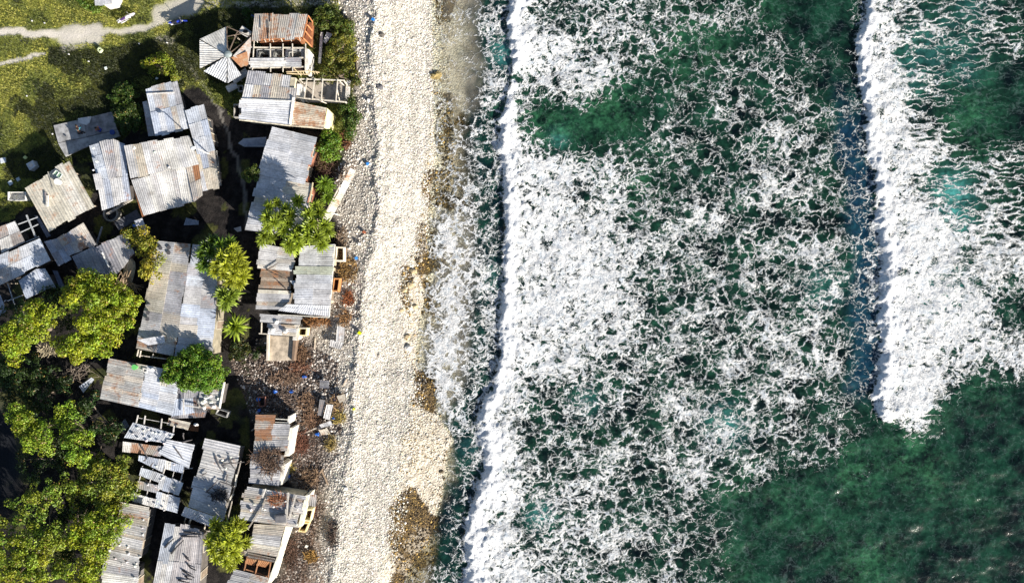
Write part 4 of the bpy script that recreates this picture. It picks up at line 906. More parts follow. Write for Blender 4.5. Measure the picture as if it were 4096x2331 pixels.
tb(h, 'window_bar', [(6,975,1272,1098,1280,2.3,2.3),(6,975,1305,1098,1310,2.3,2.3)], col=(.7,.68,.6), w=.08)
# -- N --------------------------------------------------------------
h = house('house', 'grey roof with loose beams, a dark water tank and two yellow balconies',
    [P_(8, [(685,515),(1262,610),(1192,918),(620,838)], (2.6,2.6,2.7,2.7), 9, 3, GALV+BEIGE[:1]+[((.50,.48,.45),.2)], swap=True, seed=3, amp=.03),
     P_(8, [(768,882),(1072,900),(990,1200),(700,1150)], (2.7,2.7,2.6,2.6), 6, 1, GALV[:3]+BEIGE+RUSTG[:1], swap=True, seed=4, amp=.03)], wall=CREAM, inset=.25)
mb = MB(); q = [(1262,608),(1302,600),(1232,905),(1192,918)]; bx(mb, 8, q, 0, 2.5, (.78,.75,.62)); bx(mb, 8, [(1072,903),(1106,905),(1040,1100),(930,1456),(897,1456),(1010,1140)], 0, 2.4, (.80,.78,.66)); mb.build('front_wall', M_WALL, h)
def balcony(par, k, q, zh, col, inner):
    c = [W(k, a, b, zh) for a, b in q]; cc = sum(c, Vector())/4; mb = MB()
    for i in range(4):
        a, b_ = c[i], c[(i+1) % 4]; ai = a+(cc-a).normalized()*.16; bi = b_+(cc-b_).normalized()*.16
        mb.prism([(a.x,a.y),(b_.x,b_.y),(bi.x,bi.y),(ai.x,ai.y)], LAND+zh-1.1, LAND+zh, col)
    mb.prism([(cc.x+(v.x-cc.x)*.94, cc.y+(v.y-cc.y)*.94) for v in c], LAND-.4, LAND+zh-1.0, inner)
    return mb.build('balcony', M_WALL, par)
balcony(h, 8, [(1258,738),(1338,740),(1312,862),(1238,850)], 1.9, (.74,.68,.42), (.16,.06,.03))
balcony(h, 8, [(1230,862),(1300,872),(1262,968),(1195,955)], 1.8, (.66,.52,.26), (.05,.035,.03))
sheet_thing('metal_sheet', 'thin grey sheet overhanging the north-east corner of the roof with loose beams', 8, [(1300,592),(1378,600),(1368,712),(1292,700)], 2.3, [((.36,.34,.32),.2)], 2, 1, base=0)
plank('loose timber beam on the roof with the dark water tank', [(8,880,540,848,628),(8,1100,575,1085,820),(8,1175,600,1105,840),(8,1075,735,1078,875)], 'beam', 'timber_beam', .13, .1, (.56,.53,.48), group='loose pale beams on the tank roof', on=2.85)
plank('longest loose beam, running from the middle of the tank roof to its south-west corner', [(8,912,618,708,930)], 'beam', 'timber_beam', .12, .1, (.42,.38,.33), on=2.85)
t = thing('water_tank', W(8,1020,832,2.7), 'square dark grey water tank on the roof with loose beams', 'tank')
mb = MB(); c = [W(8,a,b,3.1) for a, b in ((968,798),(1072,792),(1080,868),(972,872))]; mb.prism([(v.x,v.y) for v in c], LAND+2.7, LAND+3.1, (.20,.20,.21)); mb.build('body', M_CONC, t)
mb = MB(); cc = sum(c, Vector())/4; mb.prism([(cc.x+(v.x-cc.x)*.8, cc.y+(v.y-cc.y)*.8) for v in c], LAND+3.1, LAND+3.14, (.14,.14,.15)); mb.build('lid', M_CONC, t)
h = house('house', 'half-collapsed roof with rusty torn sheets over bare rafters, at the south edge',
    [P_(8, [(625,1130),(722,1148),(720,1200),(640,1180)], (2.3,2.4,2.4,2.3), 2, 1, BROWN+BEIGE[:1], seed=5, wall=False),
     P_(8, [(715,1160),(970,1215),(955,1255),(705,1215)], (2.5,2.5,2.5,2.5), 4, 1, BEIGE+BROWN, swap=True, seed=3, wall=False),
     P_(8, [(580,1320),(905,1402),(870,1560),(500,1480)], (2.3,2.4,2.4,2.3), 6, 2, GALV+BEIGE[:1], swap=True, seed=5)], wall=DKW, inset=.3)
tb(h, 'bare_rafter', [(8,705,1190,672,1330,2.3,2.3),(8,818,1215,780,1362,2.3,2.3),(8,930,1250,905,1400,2.3,2.3),(8,690,1320,905,1395,2.2,2.2)], col=(.36,.18,.09), w=.1)
mb = MB(); panel(mb, 8, [(690,1205),(800,1225),(770,1290),(680,1262)], (2.3,2.3,2.0,2.0), 2, 1, [((.40,.24,.12),.8)]); panel(mb, 8, [(810,1232),(930,1245),(880,1300),(790,1280)], (2.4,2.4,2.1,2.0), 2, 1, [((.46,.27,.12),.7)]); mb.build('torn_sheet', M_ROOF, h)
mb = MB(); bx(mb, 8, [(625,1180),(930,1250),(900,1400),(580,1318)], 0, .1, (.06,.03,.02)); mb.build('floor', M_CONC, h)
# -- O --------------------------------------------------------------
house('house', 'long ribbed roof with dents and white stones, half under the southern trees',
    [P_(7, [(1172,668),(1456,720),(1345,1290),(1030,1215)], (2.5,2.5,2.5,2.5), 12, 1, GALV+BEIGE[:2]+[((.40,.40,.40),.2)]*2, swap=True, seed=5, amp=.03),
     P_(7, [(1020,1215),(1345,1290),(1325,1600),(960,1600)], (2.4,2.4,2.4,2.4), 6, 1, PALE+GALV+RUSTG[:1], swap=True, seed=3, amp=.03)], wall=(.16,.15,.14), inset=.45)
house('house', 'pale roof with black scorched debris on its east side, at the south edge',
    [P_(0, [(660,2093),(722,2098),(668,2400),(600,2400)], (2.5,2.5,2.5,2.5), 3, 2, PALE+BLUE[1:2], seed=5, amp=.02),
     P_(0, [(722,2098),(815,2122),(795,2400),(668,2400)], (2.5,2.5,2.4,2.5), 5, 2, [((.42,.40,.40),.1),((.36,.35,.36),.1),((.46,.44,.43),.15),((.28,.27,.28),.1)], seed=6, amp=.02)], wall=(.12,.11,.1), inset=.45)
# -- P: seaside group ------------------------------------------------
h = house('house', 'neat grey and green-striped roof with balconies, nearest the pebbles south of the palms',
    [P_(4, [(1210,985),(1548,962),(1532,1178),(1200,1172)], (2.7,2.7,2.7,2.7), 5, 2, [((.52,.53,.53),.0),((.46,.47,.48),.0),((.56,.57,.57),.0)], swap=True, seed=5, amp=.025),
     P_(4, [(1155,1178),(1532,1180),(1522,1262),(1162,1255)], (2.72,2.72,2.7,2.7), 2, 3, GREEN, swap=True, seed=3, amp=.025),
     P_(4, [(1180,1258),(1522,1262),(1512,1345),(1185,1340)], (2.7,2.7,2.7,2.7), 2, 2, CLEAN, swap=True, seed=3, amp=.025),
     P_(6, [(1165,-90),(1515,-85),(1502,170),(1155,158)], (2.7,2.7,2.65,2.65), 5, 2, CLEAN+GALV[:1], swap=True, seed=8, amp=.025),
     P_(6, [(1005,222),(1088,160),(1502,170),(1495,285)], (2.5,2.6,2.65,2.6), 3, 2, CLEAN, swap=True, seed=4, amp=.025, wall=False)], wall=(.50,.42,.30), inset=.2)
tb(h, 'fascia', [(4,1552,965,1522,1345,2.65,2.65,.1,(.78,.76,.7)),(4,1522,1345,1510,1405,2.6,2.6,.1,(.78,.76,.7)),(6,1518,-10,1495,288,2.6,2.6,.12,(.78,.77,.72)),(6,1000,262,1495,290,2.4,2.5,.08,(.7,.68,.6))])
mb = MB(); panel(mb, 4, [(1115,1316),(1180,1316),(1180,1390),(1165,1385)], 2.5, 1, 1, CLEAN); mb.build('corner_sheet', M_ROOF, h)
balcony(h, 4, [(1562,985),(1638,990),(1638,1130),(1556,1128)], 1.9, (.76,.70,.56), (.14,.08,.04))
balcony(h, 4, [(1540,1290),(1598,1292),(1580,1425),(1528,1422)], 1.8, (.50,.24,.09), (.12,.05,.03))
house('house', 'pale and brown three-step roof under the palm heads, joined to the green-striped house',
    [P_(4, [(825,955),(1178,1020),(1145,1226),(795,1196)], (2.4,2.4,2.4,2.4), 6, 2, [((.60,.60,.59),.05),((.52,.52,.53),.1),((.60,.57,.52),.15)], swap=True, seed=5, amp=.02),
     P_(4, [(845,1200),(1145,1228),(1130,1400),(812,1398)], (2.25,2.25,2.2,2.2), 5, 1, [((.30,.23,.17),.45),((.26,.2,.15),.5),((.36,.30,.24),.3)], swap=True, seed=3, amp=.025),
     P_(6, [(798,18),(1128,32),(1085,215),(785,212)], (2.3,2.3,2.2,2.2), 5, 1, BEIGE+GALV[:2], swap=True, seed=7, amp=.025)], wall=(.18,.15,.12), inset=.3)
# -- Q ruined hut ----------------------------------------------------
h = thing('ruined_hut', W(6,1030,480), 'ruined hut with a bare tan floor and a few tin sheets, north of the rubble', 'hut')
mb = MB(); panel(mb, 6, [(828,255),(1230,285),(1225,358),(825,335)], 2.2, 3, 2, GALV[:3]+RUSTG[:1], swap=True, amp=.03); panel(mb, 6, [(905,345),(1182,368),(1170,475),(895,456)], 2.0, 3, 2, GALV[:3]+BEIGE[:1], swap=True, amp=.03); mb.build('roof_sheet', M_ROOF, h)
mb = MB(); bx(mb, 6, [(910,462),(1150,478),(1140,705),(890,712)], 0, .9, (.46,.39,.30)); mb.build('floor', M_CONC, h)
mb = MB(); bx(mb, 6, [(892,455),(912,456),(905,705),(885,712)], 0, 1.3, (.55,.50,.42)); mb.build('low_wall', M_WALL, h); mb = MB(); bx(mb, 6, [(1150,478),(1180,480),(1150,712),(1132,712)], 0, 1.2, (.2,.14,.1)); bx(mb, 6, [(1160,360),(1198,362),(1178,512),(1140,510)], 0, 1.9, WHITE); mb.build('low_wall', M_WALL, h)
tb(h, 'timber_frame', [(6,842,335,838,448,2.0,1.9),(6,815,445,895,450,1.9,1.9),(6,870,538,915,538,1.0,1.0,.12,(.75,.73,.68)),(6,880,606,915,606,1.0,1.0,.12,(.75,.73,.68)),(6,1185,395,1285,392,1.9,1.9),(6,1190,508,1205,440,1.8,1.8)], col=LTIMB, w=.1)
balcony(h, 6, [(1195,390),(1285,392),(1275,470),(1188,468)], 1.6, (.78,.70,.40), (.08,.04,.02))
for k_, x, y, rr_ in ((6,950,408,.3),(6,1070,422,.28),(6,985,335,.25)):
    mb = MB(); mb.blob(W(k_,x,y,2.25), (rr_,rr_*.8,rr_*.6), (.66,.65,.62), x, 8, 6, .25); props(mb.build('stone', M_STONE), 'white lump lying on the tin sheets of the ruined hut', 'stone', 'white lumps on the ruined hut')
plank('brown pole lying across the sheets of the ruined hut', [(6,1030,362,1160,382)], 'pole', 'pole', .12, .1, (.4,.3,.22), on=2.3)
# fallen tin east of the hut
sheet_thing('metal_sheet', 'crumpled pale sheet pile on the pebbles east of the ruined hut', 6, [(1575,378),(1650,385),(1640,520),(1562,530)], .5, PALE, 3, 1)
sheet_thing('metal_sheet', 'round-cornered pale sheet below the crumpled sheet pile on the pebbles', 6, [(1510,505),(1640,530),(1610,600),(1500,570)], .35, PALE+GALV[:1], 2, 1)
sheet_thing('metal_sheet', 'ribbed grey sheet in the rubble beside the yellow plant', 6, [(1405,898),(1500,905),(1495,975),(1400,975)], .45, DARK[1:2]+GALV[:1], 4, 1, swap=True, amp=.06)
sheet_thing('metal_sheet', 'upright ribbed grey sheet standing in the rubble', 6, [(1475,1130),(1540,1135),(1505,1280),(1440,1268)], .6, GALV[:1], 3, 1, amp=.06)
sheet_thing('metal_sheet', 'dull grey board lying west of the upright ribbed sheet', 6, [(1405,1085),(1460,1095),(1432,1240),(1385,1235)], .5, [((.20,.19,.19),.2)], 1, 1, amp=.01)
sheet_thing('metal_sheet', 'crumpled grey sheet south of the upright ribbed sheet', 6, [(1400,1330),(1510,1290),(1530,1330),(1420,1360)], .5, GALV[:2], 3, 1, amp=.02)
sheet_thing('metal_sheet', 'tan board with a dark edge at the east end of the rubble', 6, [(1570,1050),(1650,1030),(1655,1085),(1600,1120)], .5, BEIGE[:1], 3, 1, amp=.02)
sheet_thing('metal_sheet', 'round tan sheet lying in the south-east of the rubble', 6, [(1395,1380),(1480,1365),(1510,1420),(1420,1430)], .3, BEIGE[:1], 2, 1, amp=.02)
plank('long thin pole lying in the rubble south of the hut', [(6,1205,1428,1390,1355)], 'pole', 'pole', .12, .08, (.45,.4,.34))
plank('broken plank in the rubble', [(6,1270,1240,1375,1280),(6,1355,600,1365,490),(6,745,1385,830,1325),(6,985,1115,1040,1155),(6,1565,945,1570,1020),(6,1640,950,1680,880),(6,1575,1190,1620,1130),(6,1060,860,1110,815),(6,1240,1260,1290,1330)], 'plank', 'timber_plank', .14, .07, (.55,.46,.36), group='broken planks in the rubble')
plank('crossed fallen pole on the stony slope north of the balcony house', [(8,1265,580,1445,340),(8,1425,350,1495,490)], 'pole', 'pole', .13, .1, (.5,.36,.24), group='crossed poles on the stony slope')
hollow('wooden_box', 'open box with a brown side and a blue tub, north-west of the twig-covered roof', 'box', 6, [(800,1062),(872,1060),(872,1150),(815,1158)], .7, (.28,.13,.1), .07)
bucket('blue tub inside the brown-sided box', 6, 820, 1078, .15, .2, .4, (.03,.18,.6), 'tub', 'plastic_tub')
for i, (k_, x, y, lb) in enumerate(((6,975,1005,'blue plastic scrap in the middle of the dark rubble'),(6,1130,1005,'blue plastic scrap with a white stick beside it in the dark rubble'),(6,1262,862,'large blue plastic scrap at the north edge of the rubble'),(6,820,1188,'blue plastic scrap south of the brown-sided box'),
     (6,1152,1243,'blue plastic scrap by the north-east corner of the twig-covered roof'),(6,1548,1262,'pale blue plastic scrap by the upright ribbed sheet'),(6,1385,1418,'blue plastic scrap at the foot of the long thin pole'),(8,1108,415,'blue plastic scrap beside the yellow dry grass'),
     (2,760,165,'blue plastic scrap at the north-west corner of the rusty house'),(6,1250,1190+0,'')) ):
    if not lb: continue
    mb = MB(); p = W(k_,x,y,0); p.z = gz(p)+.15; mb.blob(p, (.24,.18,.16), (.02,.12,.5), i, 6, 4, .45); props(mb.build('plastic_scrap', M_GLOSS), lb, 'plastic scrap')
t = thing('oil_drum', W(6,1555,1058,0), 'dark navy drum lying at the east edge of the rubble', 'drum')
p = W(6,1556,1025,.3); q_ = W(6,1552,1090,.3); mb = MB(); mb.tube([p, q_], .24, (.01,.015,.06), 14); mb.build('drum_body', M_GLOSS, t)
mb = MB()
for u in (.02,.5,.98): a = p+(q_-p)*u; d_ = (q_-p).normalized()*.03; mb.tube([a-d_, a+d_], .26, (.02,.03,.09), 14)
mb.build('hoop', M_GLOSS, t)
# top-edge roof and blue slab
house('house', 'pale roof cut off by the north edge of the photo, above the parked motorbike', [P_(1, [(900,-160),(1130,-170),(1085,42),(925,55)], (2.5,2.5,2.4,2.4), 4, 2, [((.60,.62,.64),.0)], seed=4, amp=.015)], wall=WHITE, inset=.4)
mb = MB(); bx(mb, 2, [(612,1392),(665,1345),(885,1330),(885,1425),(665,1422)], 0, .35, (.30,.35,.42)); bx(mb, 2, [(650,1385),(675,1362),(880,1350),(880,1405),(675,1408)], .35, .40, (.24,.29,.37)); props(mb.build('upturned_raft', M_WALL), 'pale blue upturned raft with a pointed end, lying against the long grey roof', 'raft')
# -- lamp post -------------------------------------------------------
t = thing('lamp_post', PX(872,632,LAND), 'tall grey lamp post with a white head, leaning over the big joined roofs', 'lamp post')
b0 = PX(872,632,LAND); tz = LAND+5.2; mb = MB(); mb.tube([b0, (b0.x,b0.y,tz)], [.075,.05], (.58,.58,.57), 10); mb.build('pole', M_WALL, t)
mb = MB(); mb.beam((b0.x,b0.y,tz),(b0.x-.45,b0.y+.08,tz+.05),.06,.06,(.55,.55,.55)); mb.build('arm', M_WALL, t)
mb = MB(); mb.blob((b0.x-.5,b0.y+.1,tz+.06), (.26,.2,.12), (.8,.8,.78), 1, 12, 6, .03); mb.build('lamp_head', M_GLOSS, t, smooth=True)
# -- white stones on roofs ------------------------------------------
def stones(lst, on, label, group, r_=.17):
    for i, (k_, x, y) in enumerate(lst):
        mb = MB(); rr = random.Random(x*3+y); a = r_*rr.uniform(.7,1.25); mb.blob(W(k_,x,y,on+.06), (a,a*rr.uniform(.6,1),a*.75), tuple(v*rr.uniform(.9,1.05) for v in (.66,.65,.62)), x+y, 7, 5, .3)
        props(mb.build('stone', M_STONE), label, 'stone', group)
stones([(6,300,1065),(6,272,1108),(6,418,1078),(6,375,1155),(6,345,1110),(6,282,1165),(6,345,1050),(6,205,1328)], 2.45, 'white stone weighing down the pale sheets south of the round bush', 'stones on the pale sheets by the round bush', .24)
stones([(5,1335,1358),(5,1395,1385),(5,1442,1372),(5,1478,1402),(5,1510,1412),(5,1548,1415),(5,1608,1415),(7,1420,75),(7,1460,52),(7,1528,72),(7,1336,48),(7,1395,25),(7,1592,98),(5,1285,1415),(5,1345,1360),(7,1662,35)], 2.42, 'white stone on the northern sheets of the bare-rafter house', 'stones on the northern blue sheets', .13)
stones([(7,1515,322),(7,1582,432),(7,1745,470),(7,1432,502),(7,1512,520),(7,1695,522),(7,1620,605),(7,1672,712),(7,1612,690),(7,1530,660),(7,1515,705),(7,1402,622),(7,1460,645),(7,1465,700),(7,1592,745),(7,1560,455),(7,1645,300),(7,1690,305)], 2.12, 'white stone on the southern sheets of the bare-rafter house', 'stones on the southern blue sheets', .11)
stones([(7,1158,1090),(7,1240,1105),(7,1062,1138),(7,1245,1168),(7,1118,1218),(7,1358,1195),(7,1185,1275),(7,1232,1250),(7,1325,1265),(7,1312,1290),(7,1302,1405),(7,1385,985),(7,1390,842),(7,1380,920)], 2.5, 'pale stone on the long roof half under the southern trees', 'stones on the tree-shaded roof', .13)
stones([(8,765,690),(8,735,745),(8,848,728),(8,955,715),(8,1210,692),(8,1185,740),(8,1155,805),(8,1070,665),(8,1180,890),(8,870,745)], 2.8, 'pale stone on the roof with the dark water tank', 'stones on the tank roof', .13)
stones([(3,1305,30),(3,905,30),(3,940,160),(3,905,245),(3,1500,70),(3,1640,215)], 2.8, 'pale lump on the joined roofs of the north-west', 'lumps on the north-west roofs', .16)
stones([(8,458,262),(8,540,235),(8,290,545),(8,495,345)], 2.75, 'pale stone on the branch-littered ribbed roof', 'stones on the ribbed roof', .12)
# dark branches and scraps on roofs
def branches(lst, on, label, group, col=(.07,.06,.06), w=.11, cat='branch'):
    for (k_, x0, y0, x1, y1) in lst:
        A = W(k_,x0,y0,on+.1); B = W(k_,x1,y1,on+.16); mid = (A+B)/2+Vector((random.uniform(-.1,.1),random.uniform(-.1,.1),.05))
        mb = MB(); mb.tube([A, mid, B], [w*.55, w*.45, w*.25], col, 6); props(mb.build('branch', M_BARK), label, cat, group)
branches([(8,390,215,465,388),(8,300,575,418,452),(8,262,408,310,380),(8,455,300,672,280),(8,535,245,585,360),(8,510,400,505,510),(8,435,470,585,528),(8,450,310,520,345),(8,360,610,440,560)], 2.6, 'dark branch lying on the long ribbed roof', 'branches on the ribbed roof', (.13,.12,.12), .14)
branches([(7,1375,130,1435,235),(7,1395,270,1410,235),(7,1700,150,1780,260),(7,1465,320,1490,285),(7,1780,0,1785,60),(7,1770,90,1865,65)], 2.5, 'dark branch on the blue sheets of the bare-rafter house', 'branches on the blue sheets', (.12,.11,.11), .16)
branches([(8,70,1330,190,1405),(8,95,1385,165,1420),(8,120,1270,205,1330),(8,30,1425,140,1450),(8,60,1000,230,1005),(8,95,1190,150,1240),(8,90,960,260,985),(7,1600,1110,1690,1020),(7,1660,1170,1780,1040)], 2.5, 'charred stick on the pale roof at the south edge', 'charred sticks on the southern roof', (.045,.045,.05), .18)
branches([(4,895,1205,1005,1140),(4,880,1205,1080,1300),(4,1000,1330,1120,1440)], 2.45, 'dark bent branch on the three-step roof', 'branches on the three-step roof', (.09,.07,.06), .1)
def twigs(label, k, x, y, rx, ry, on, n, col, cat='brushwood', name='brushwood', L=.9):
    mb = MB(); rr = random.Random(x+y)
    for i in range(n):
        a = rr.uniform(0,6.28); r_ = math.sqrt(rr.random()); A = W(k, x+math.cos(a)*r_*rx, y+math.sin(a)*r_*ry, on); 
        if on < .5: A.z = gz(A)+.05
        t_ = rr.uniform(0,6.28); l = rr.uniform(.3,1)*L; B = A+Vector((math.cos(t_)*l, math.sin(t_)*l, rr.uniform(.02,.35))); A.z += rr.uniform(0,.15)
        f = rr.uniform(.5,1.5); mb.beam(A, B, .035, .035, tuple(c*f for c in col))
    return props(mb.build(name, M_BARK), label, cat, kind='stuff')
twigs('heap of dry brown twigs on the small rusty roof', 8, 900, 225, 150, 65, 2.5, 230, (.13,.085,.06)); twigs('scattered twigs and bark on the south half of the small rusty roof', 8, 930, 335, 90, 60, 2.45, 120, (.14,.09,.06))
twigs('heap of dark charred sticks beside the dent of the long ribbed roof', 8, 440, 600, 90, 55, 2.6, 160, (.03,.03,.035), L=.6)
twigs('rusty rubbish and sticks at the north end of the tank roof', 8, 990, 650, 80, 60, 2.75, 110, (.28,.12,.06), L=.6)
twigs('golden dry grass beside the small rusty roof', 8, 1100, 340, 60, 35, .0, 90, (.5,.4,.1), L=.6)
twigs('dry brown palm litter behind the green-striped house', 4, 1690, 1210, 90, 120, 0, 260, (.30,.19,.07), L=.5)
twigs('red-brown plant litter on the shore beside the lower balcony', 6, 1700, 110, 50, 70, 0, 160, (.28,.10,.04), L=.5)
twigs('brown litter along the south wall of the green-striped house', 6, 1380, 330, 130, 40, 0, 200, (.30,.15,.06), L=.5)
twigs('dry brown fronds on the ground east of the bare tan floor', 6, 1240, 650, 70, 80, 0, 160, (.2,.12,.07), L=.7)
twigs('golden weeds at the east end of the rubble', 6, 1600, 1250, 70, 60, 0, 160, (.42,.33,.10), L=.5)
twigs('brown weeds at the foot of the stony slope', 8, 1520, 90, 50, 80, 0, 140, (.32,.24,.08), L=.5)
twigs('dry brush between the bushes and the fallen tin fence', 4, 1480, 200, 110, 100, 0, 220, (.12,.07,.05), L=.6)
twigs('pale bare branches sprawling east of the northern big tree', 3, 1190, 1350, 130, 40, .9, 90, (.40,.30,.20), L=1.6)
twigs('bare grey sticks under the northern big tree', 5, 760, 820, 150, 70, 0, 60, (.3,.25,.2), L=1.6)
twigs('pale dead twigs on the south-western tree', 7, 1010, 500, 110, 100, 3.6, 150, (.45,.38,.26), L=.6)
twigs('feathery dead branch at the south edge of the northern big tree', 5, 500, 610, 110, 50, 3.0, 110, (.42,.36,.24), L=.8)
sheet_thing('metal_sheet', 'crumpled pale blue plastic sheeting in the dark wood', 5, [(770,960),(890,870),(915,890),(810,1020)], .4, BLUE[:2], 2, 2)
sheet_thing('metal_sheet', 'blue-grey folded sheet in the yard north of the broadest roof', 4, [(110,705),(232,735),(230,775),(85,780)], .4, [((.30,.36,.46),.0)], 2, 1)
sheet_thing('metal_sheet', 'small bent white sheet in the yard below the longest grey roof', 4, [(570,810),(640,790),(645,835),(605,842)], .35, [((.5,.52,.55),.0)], 1, 1)
sheet_thing('metal_sheet', 'dark tin pieces leaning at the north-west corner of the bare-rafter house', 5, [(1175,1310),(1215,1270),(1255,1345),(1200,1400)], 1.0, [((.2,.22,.25),.1)], 2, 1)
# litter in the grass
def scrap(label, k, x, y, w_, col, group=None, cat='litter', name='litter', hh=.08):
    p = W(k,x,y,0); p.z = gz(p)+.1; rr = random.Random(x); a = rr.uniform(0,1.5); mb = MB(); c, s_ = math.cos(a)*w_/2, math.sin(a)*w_/2
    mb.prism([(p.x+c,p.y+s_),(p.x-s_,p.y+c),(p.x-c*1.1,p.y-s_),(p.x+s_*.9,p.y-c*.8)], p.z-.05, p.z+hh, col); props(mb.build(name, M_GLOSS), label, cat, group)
t = thing('plastic_crate', W(1,972,487), 'square green-white crate lying in the dark grass', 'crate')
tb(t, 'rim', [(1,972,465,993,487,.3,.3),(1,993,487,972,510,.3,.3),(1,972,510,952,487,.3,.3),(1,952,487,972,465,.3,.3)], mat=M_GLOSS, col=(.55,.62,.38), w=.12, h=.3)
mb = MB(); bx(mb, 1, [(972,468),(990,487),(972,506),(955,487)], 0, .12, (.28,.34,.22)); mb.build('base', M_GLOSS, t)
scrap('pale blue scrap lying in the grass south-east of the green-white crate', 1, 1035, 667, .35, (.6,.68,.66))
scrap('white scrap in the weeds north of the tilted grey house', 1, 1528, 766, .3, (.6,.66,.66)); scrap('white box on the grass below the pale top-edge roof', 1, 1071, 64, .3, (.66,.64,.66), hh=.3)
for x, y in ((318,208),(440,230),(268,936),(517,1303),(868,602),(1355,430),(675,532),(1625,420)): scrap('small white scrap of litter in the grass', 1, x, y, .16, (.72,.72,.72), 'white litter in the grass')
scrap('yellow-green scrap in the weeds north of the washing machine', 3, 255, 125, .45, (.45,.5,.2)); scrap('white flat piece at the west edge north of the washing machine', 3, 38, 152, .75, (.6,.64,.68)); scrap('white heap on the weeds south of the washing machine', 3, 110, 370, .6, (.45,.52,.58)); scrap('pale rubbish east of the white heap', 3, 185, 335, .5, (.35,.42,.46))
scrap('bright lime ball-like float on the beach beside the ridge', 6, 1806, 437, .45, (.60,.72,.0), cat='float', name='float', hh=.2); scrap('small yellow-green float on the beach east of the rubble', 6, 1750, 1168, .32, (.62,.68,.05), cat='float', name='float', hh=.15)
for k_, x, y, c_, lb in ((2,1935,215,(.02,.2,.6),'bright blue plastic piece on the northern beach'),(4,1880,192,(.05,.25,.65),'small blue plastic piece on the beach beside the tin fence'),(4,1768,1100,(.05,.25,.65),'tiny blue plastic piece west of the black hole on the beach'),(4,1800,965,(.75,.74,.72),'white block on the beach north of the black hole'),
    (4,1845,850,(.35,.12,.06),'red-brown piece of wood on the beach beside the palms'),(2,1890,988,(.75,.75,.72),'bright white block on the stony bank east of the deck'),(2,1650,590,(.6,.66,.7),'pale scrap in the bushes behind the roofless frame'),(8,1672,525,(.8,.8,.78),'white block on the beach south of the crossed poles'),(8,1285,1090,(.7,.68,.6),'pale slab beside the southern white wall')): scrap(lb, k_, x, y, .4, c_, hh=.15)
for lb, k_, x, y, rx, ry, n, c_, L_ in (('brown broken timber and scrap at the south end of the dark rubble', 6, 1330, 1280, 90, 60, 150, (.22,.13,.08), .9), ('rusty scrap heap south of the yellow-rimmed hut wall', 6, 1230, 780, 110, 60, 130, (.26,.13,.08), .6),
    ('red-brown scrap and fronds along the foot of the small rusty roof', 8, 1230, 90, 70, 110, 240, (.16,.07,.045), .7), ('brown scrap strewn between the tank roof and the crossed poles', 8, 1320, 420, 90, 90, 170, (.24,.16,.10), .7), ('dark brown litter below the southern white wall', 8, 1130, 1180, 60, 160, 260, (.12,.07,.05), .6),
    ('golden brown weeds on the southern bank', 8, 1330, 1190, 60, 50, 170, (.34,.2,.06), .5), ('tangle of brown boards and rubbish in the middle of the dark rubble', 6, 1080, 870, 160, 60, 260, (.24,.16,.11), .6), ('grey and brown rubbish north of the twig-covered roof', 6, 1050, 1080, 180, 90, 240, (.20,.15,.12), .5), ('brown scraps west of the upright ribbed sheet', 6, 1290, 1120, 90, 90, 200, (.25,.16,.10), .7), ('brown scrap around the navy drum', 6, 1580, 1110, 60, 100, 150, (.36,.24,.13), .7), ('dark driftwood and weed on the southern bank', 8, 1540, 960, 40, 130, 190, (.10,.07,.055), .6), ('brown weeds beside the crumpled sheet pile', 6, 1660, 300, 60, 90, 150, (.32,.18,.08), .5),
    ('dry brown scrub beside the bright green bush', 2, 1660, 1370, 60, 90, 160, (.18,.08,.04), .5), ('dry twigs under the palm heads at the end of the tin fence', 4, 1620, 900, 60, 100, 110, (.3,.22,.15), .6)):
    twigs(lb, k_, x, y, rx, ry, 0, n, c_, L=L_)
t = hollow('dark_pit', 'black oval pit frame dug in the beach', 'pit', 4, [(1858,1035),(1892,1035),(1888,1115),(1855,1112)], .12, (.10,.07,.05), .04, (.01,.008,.006))
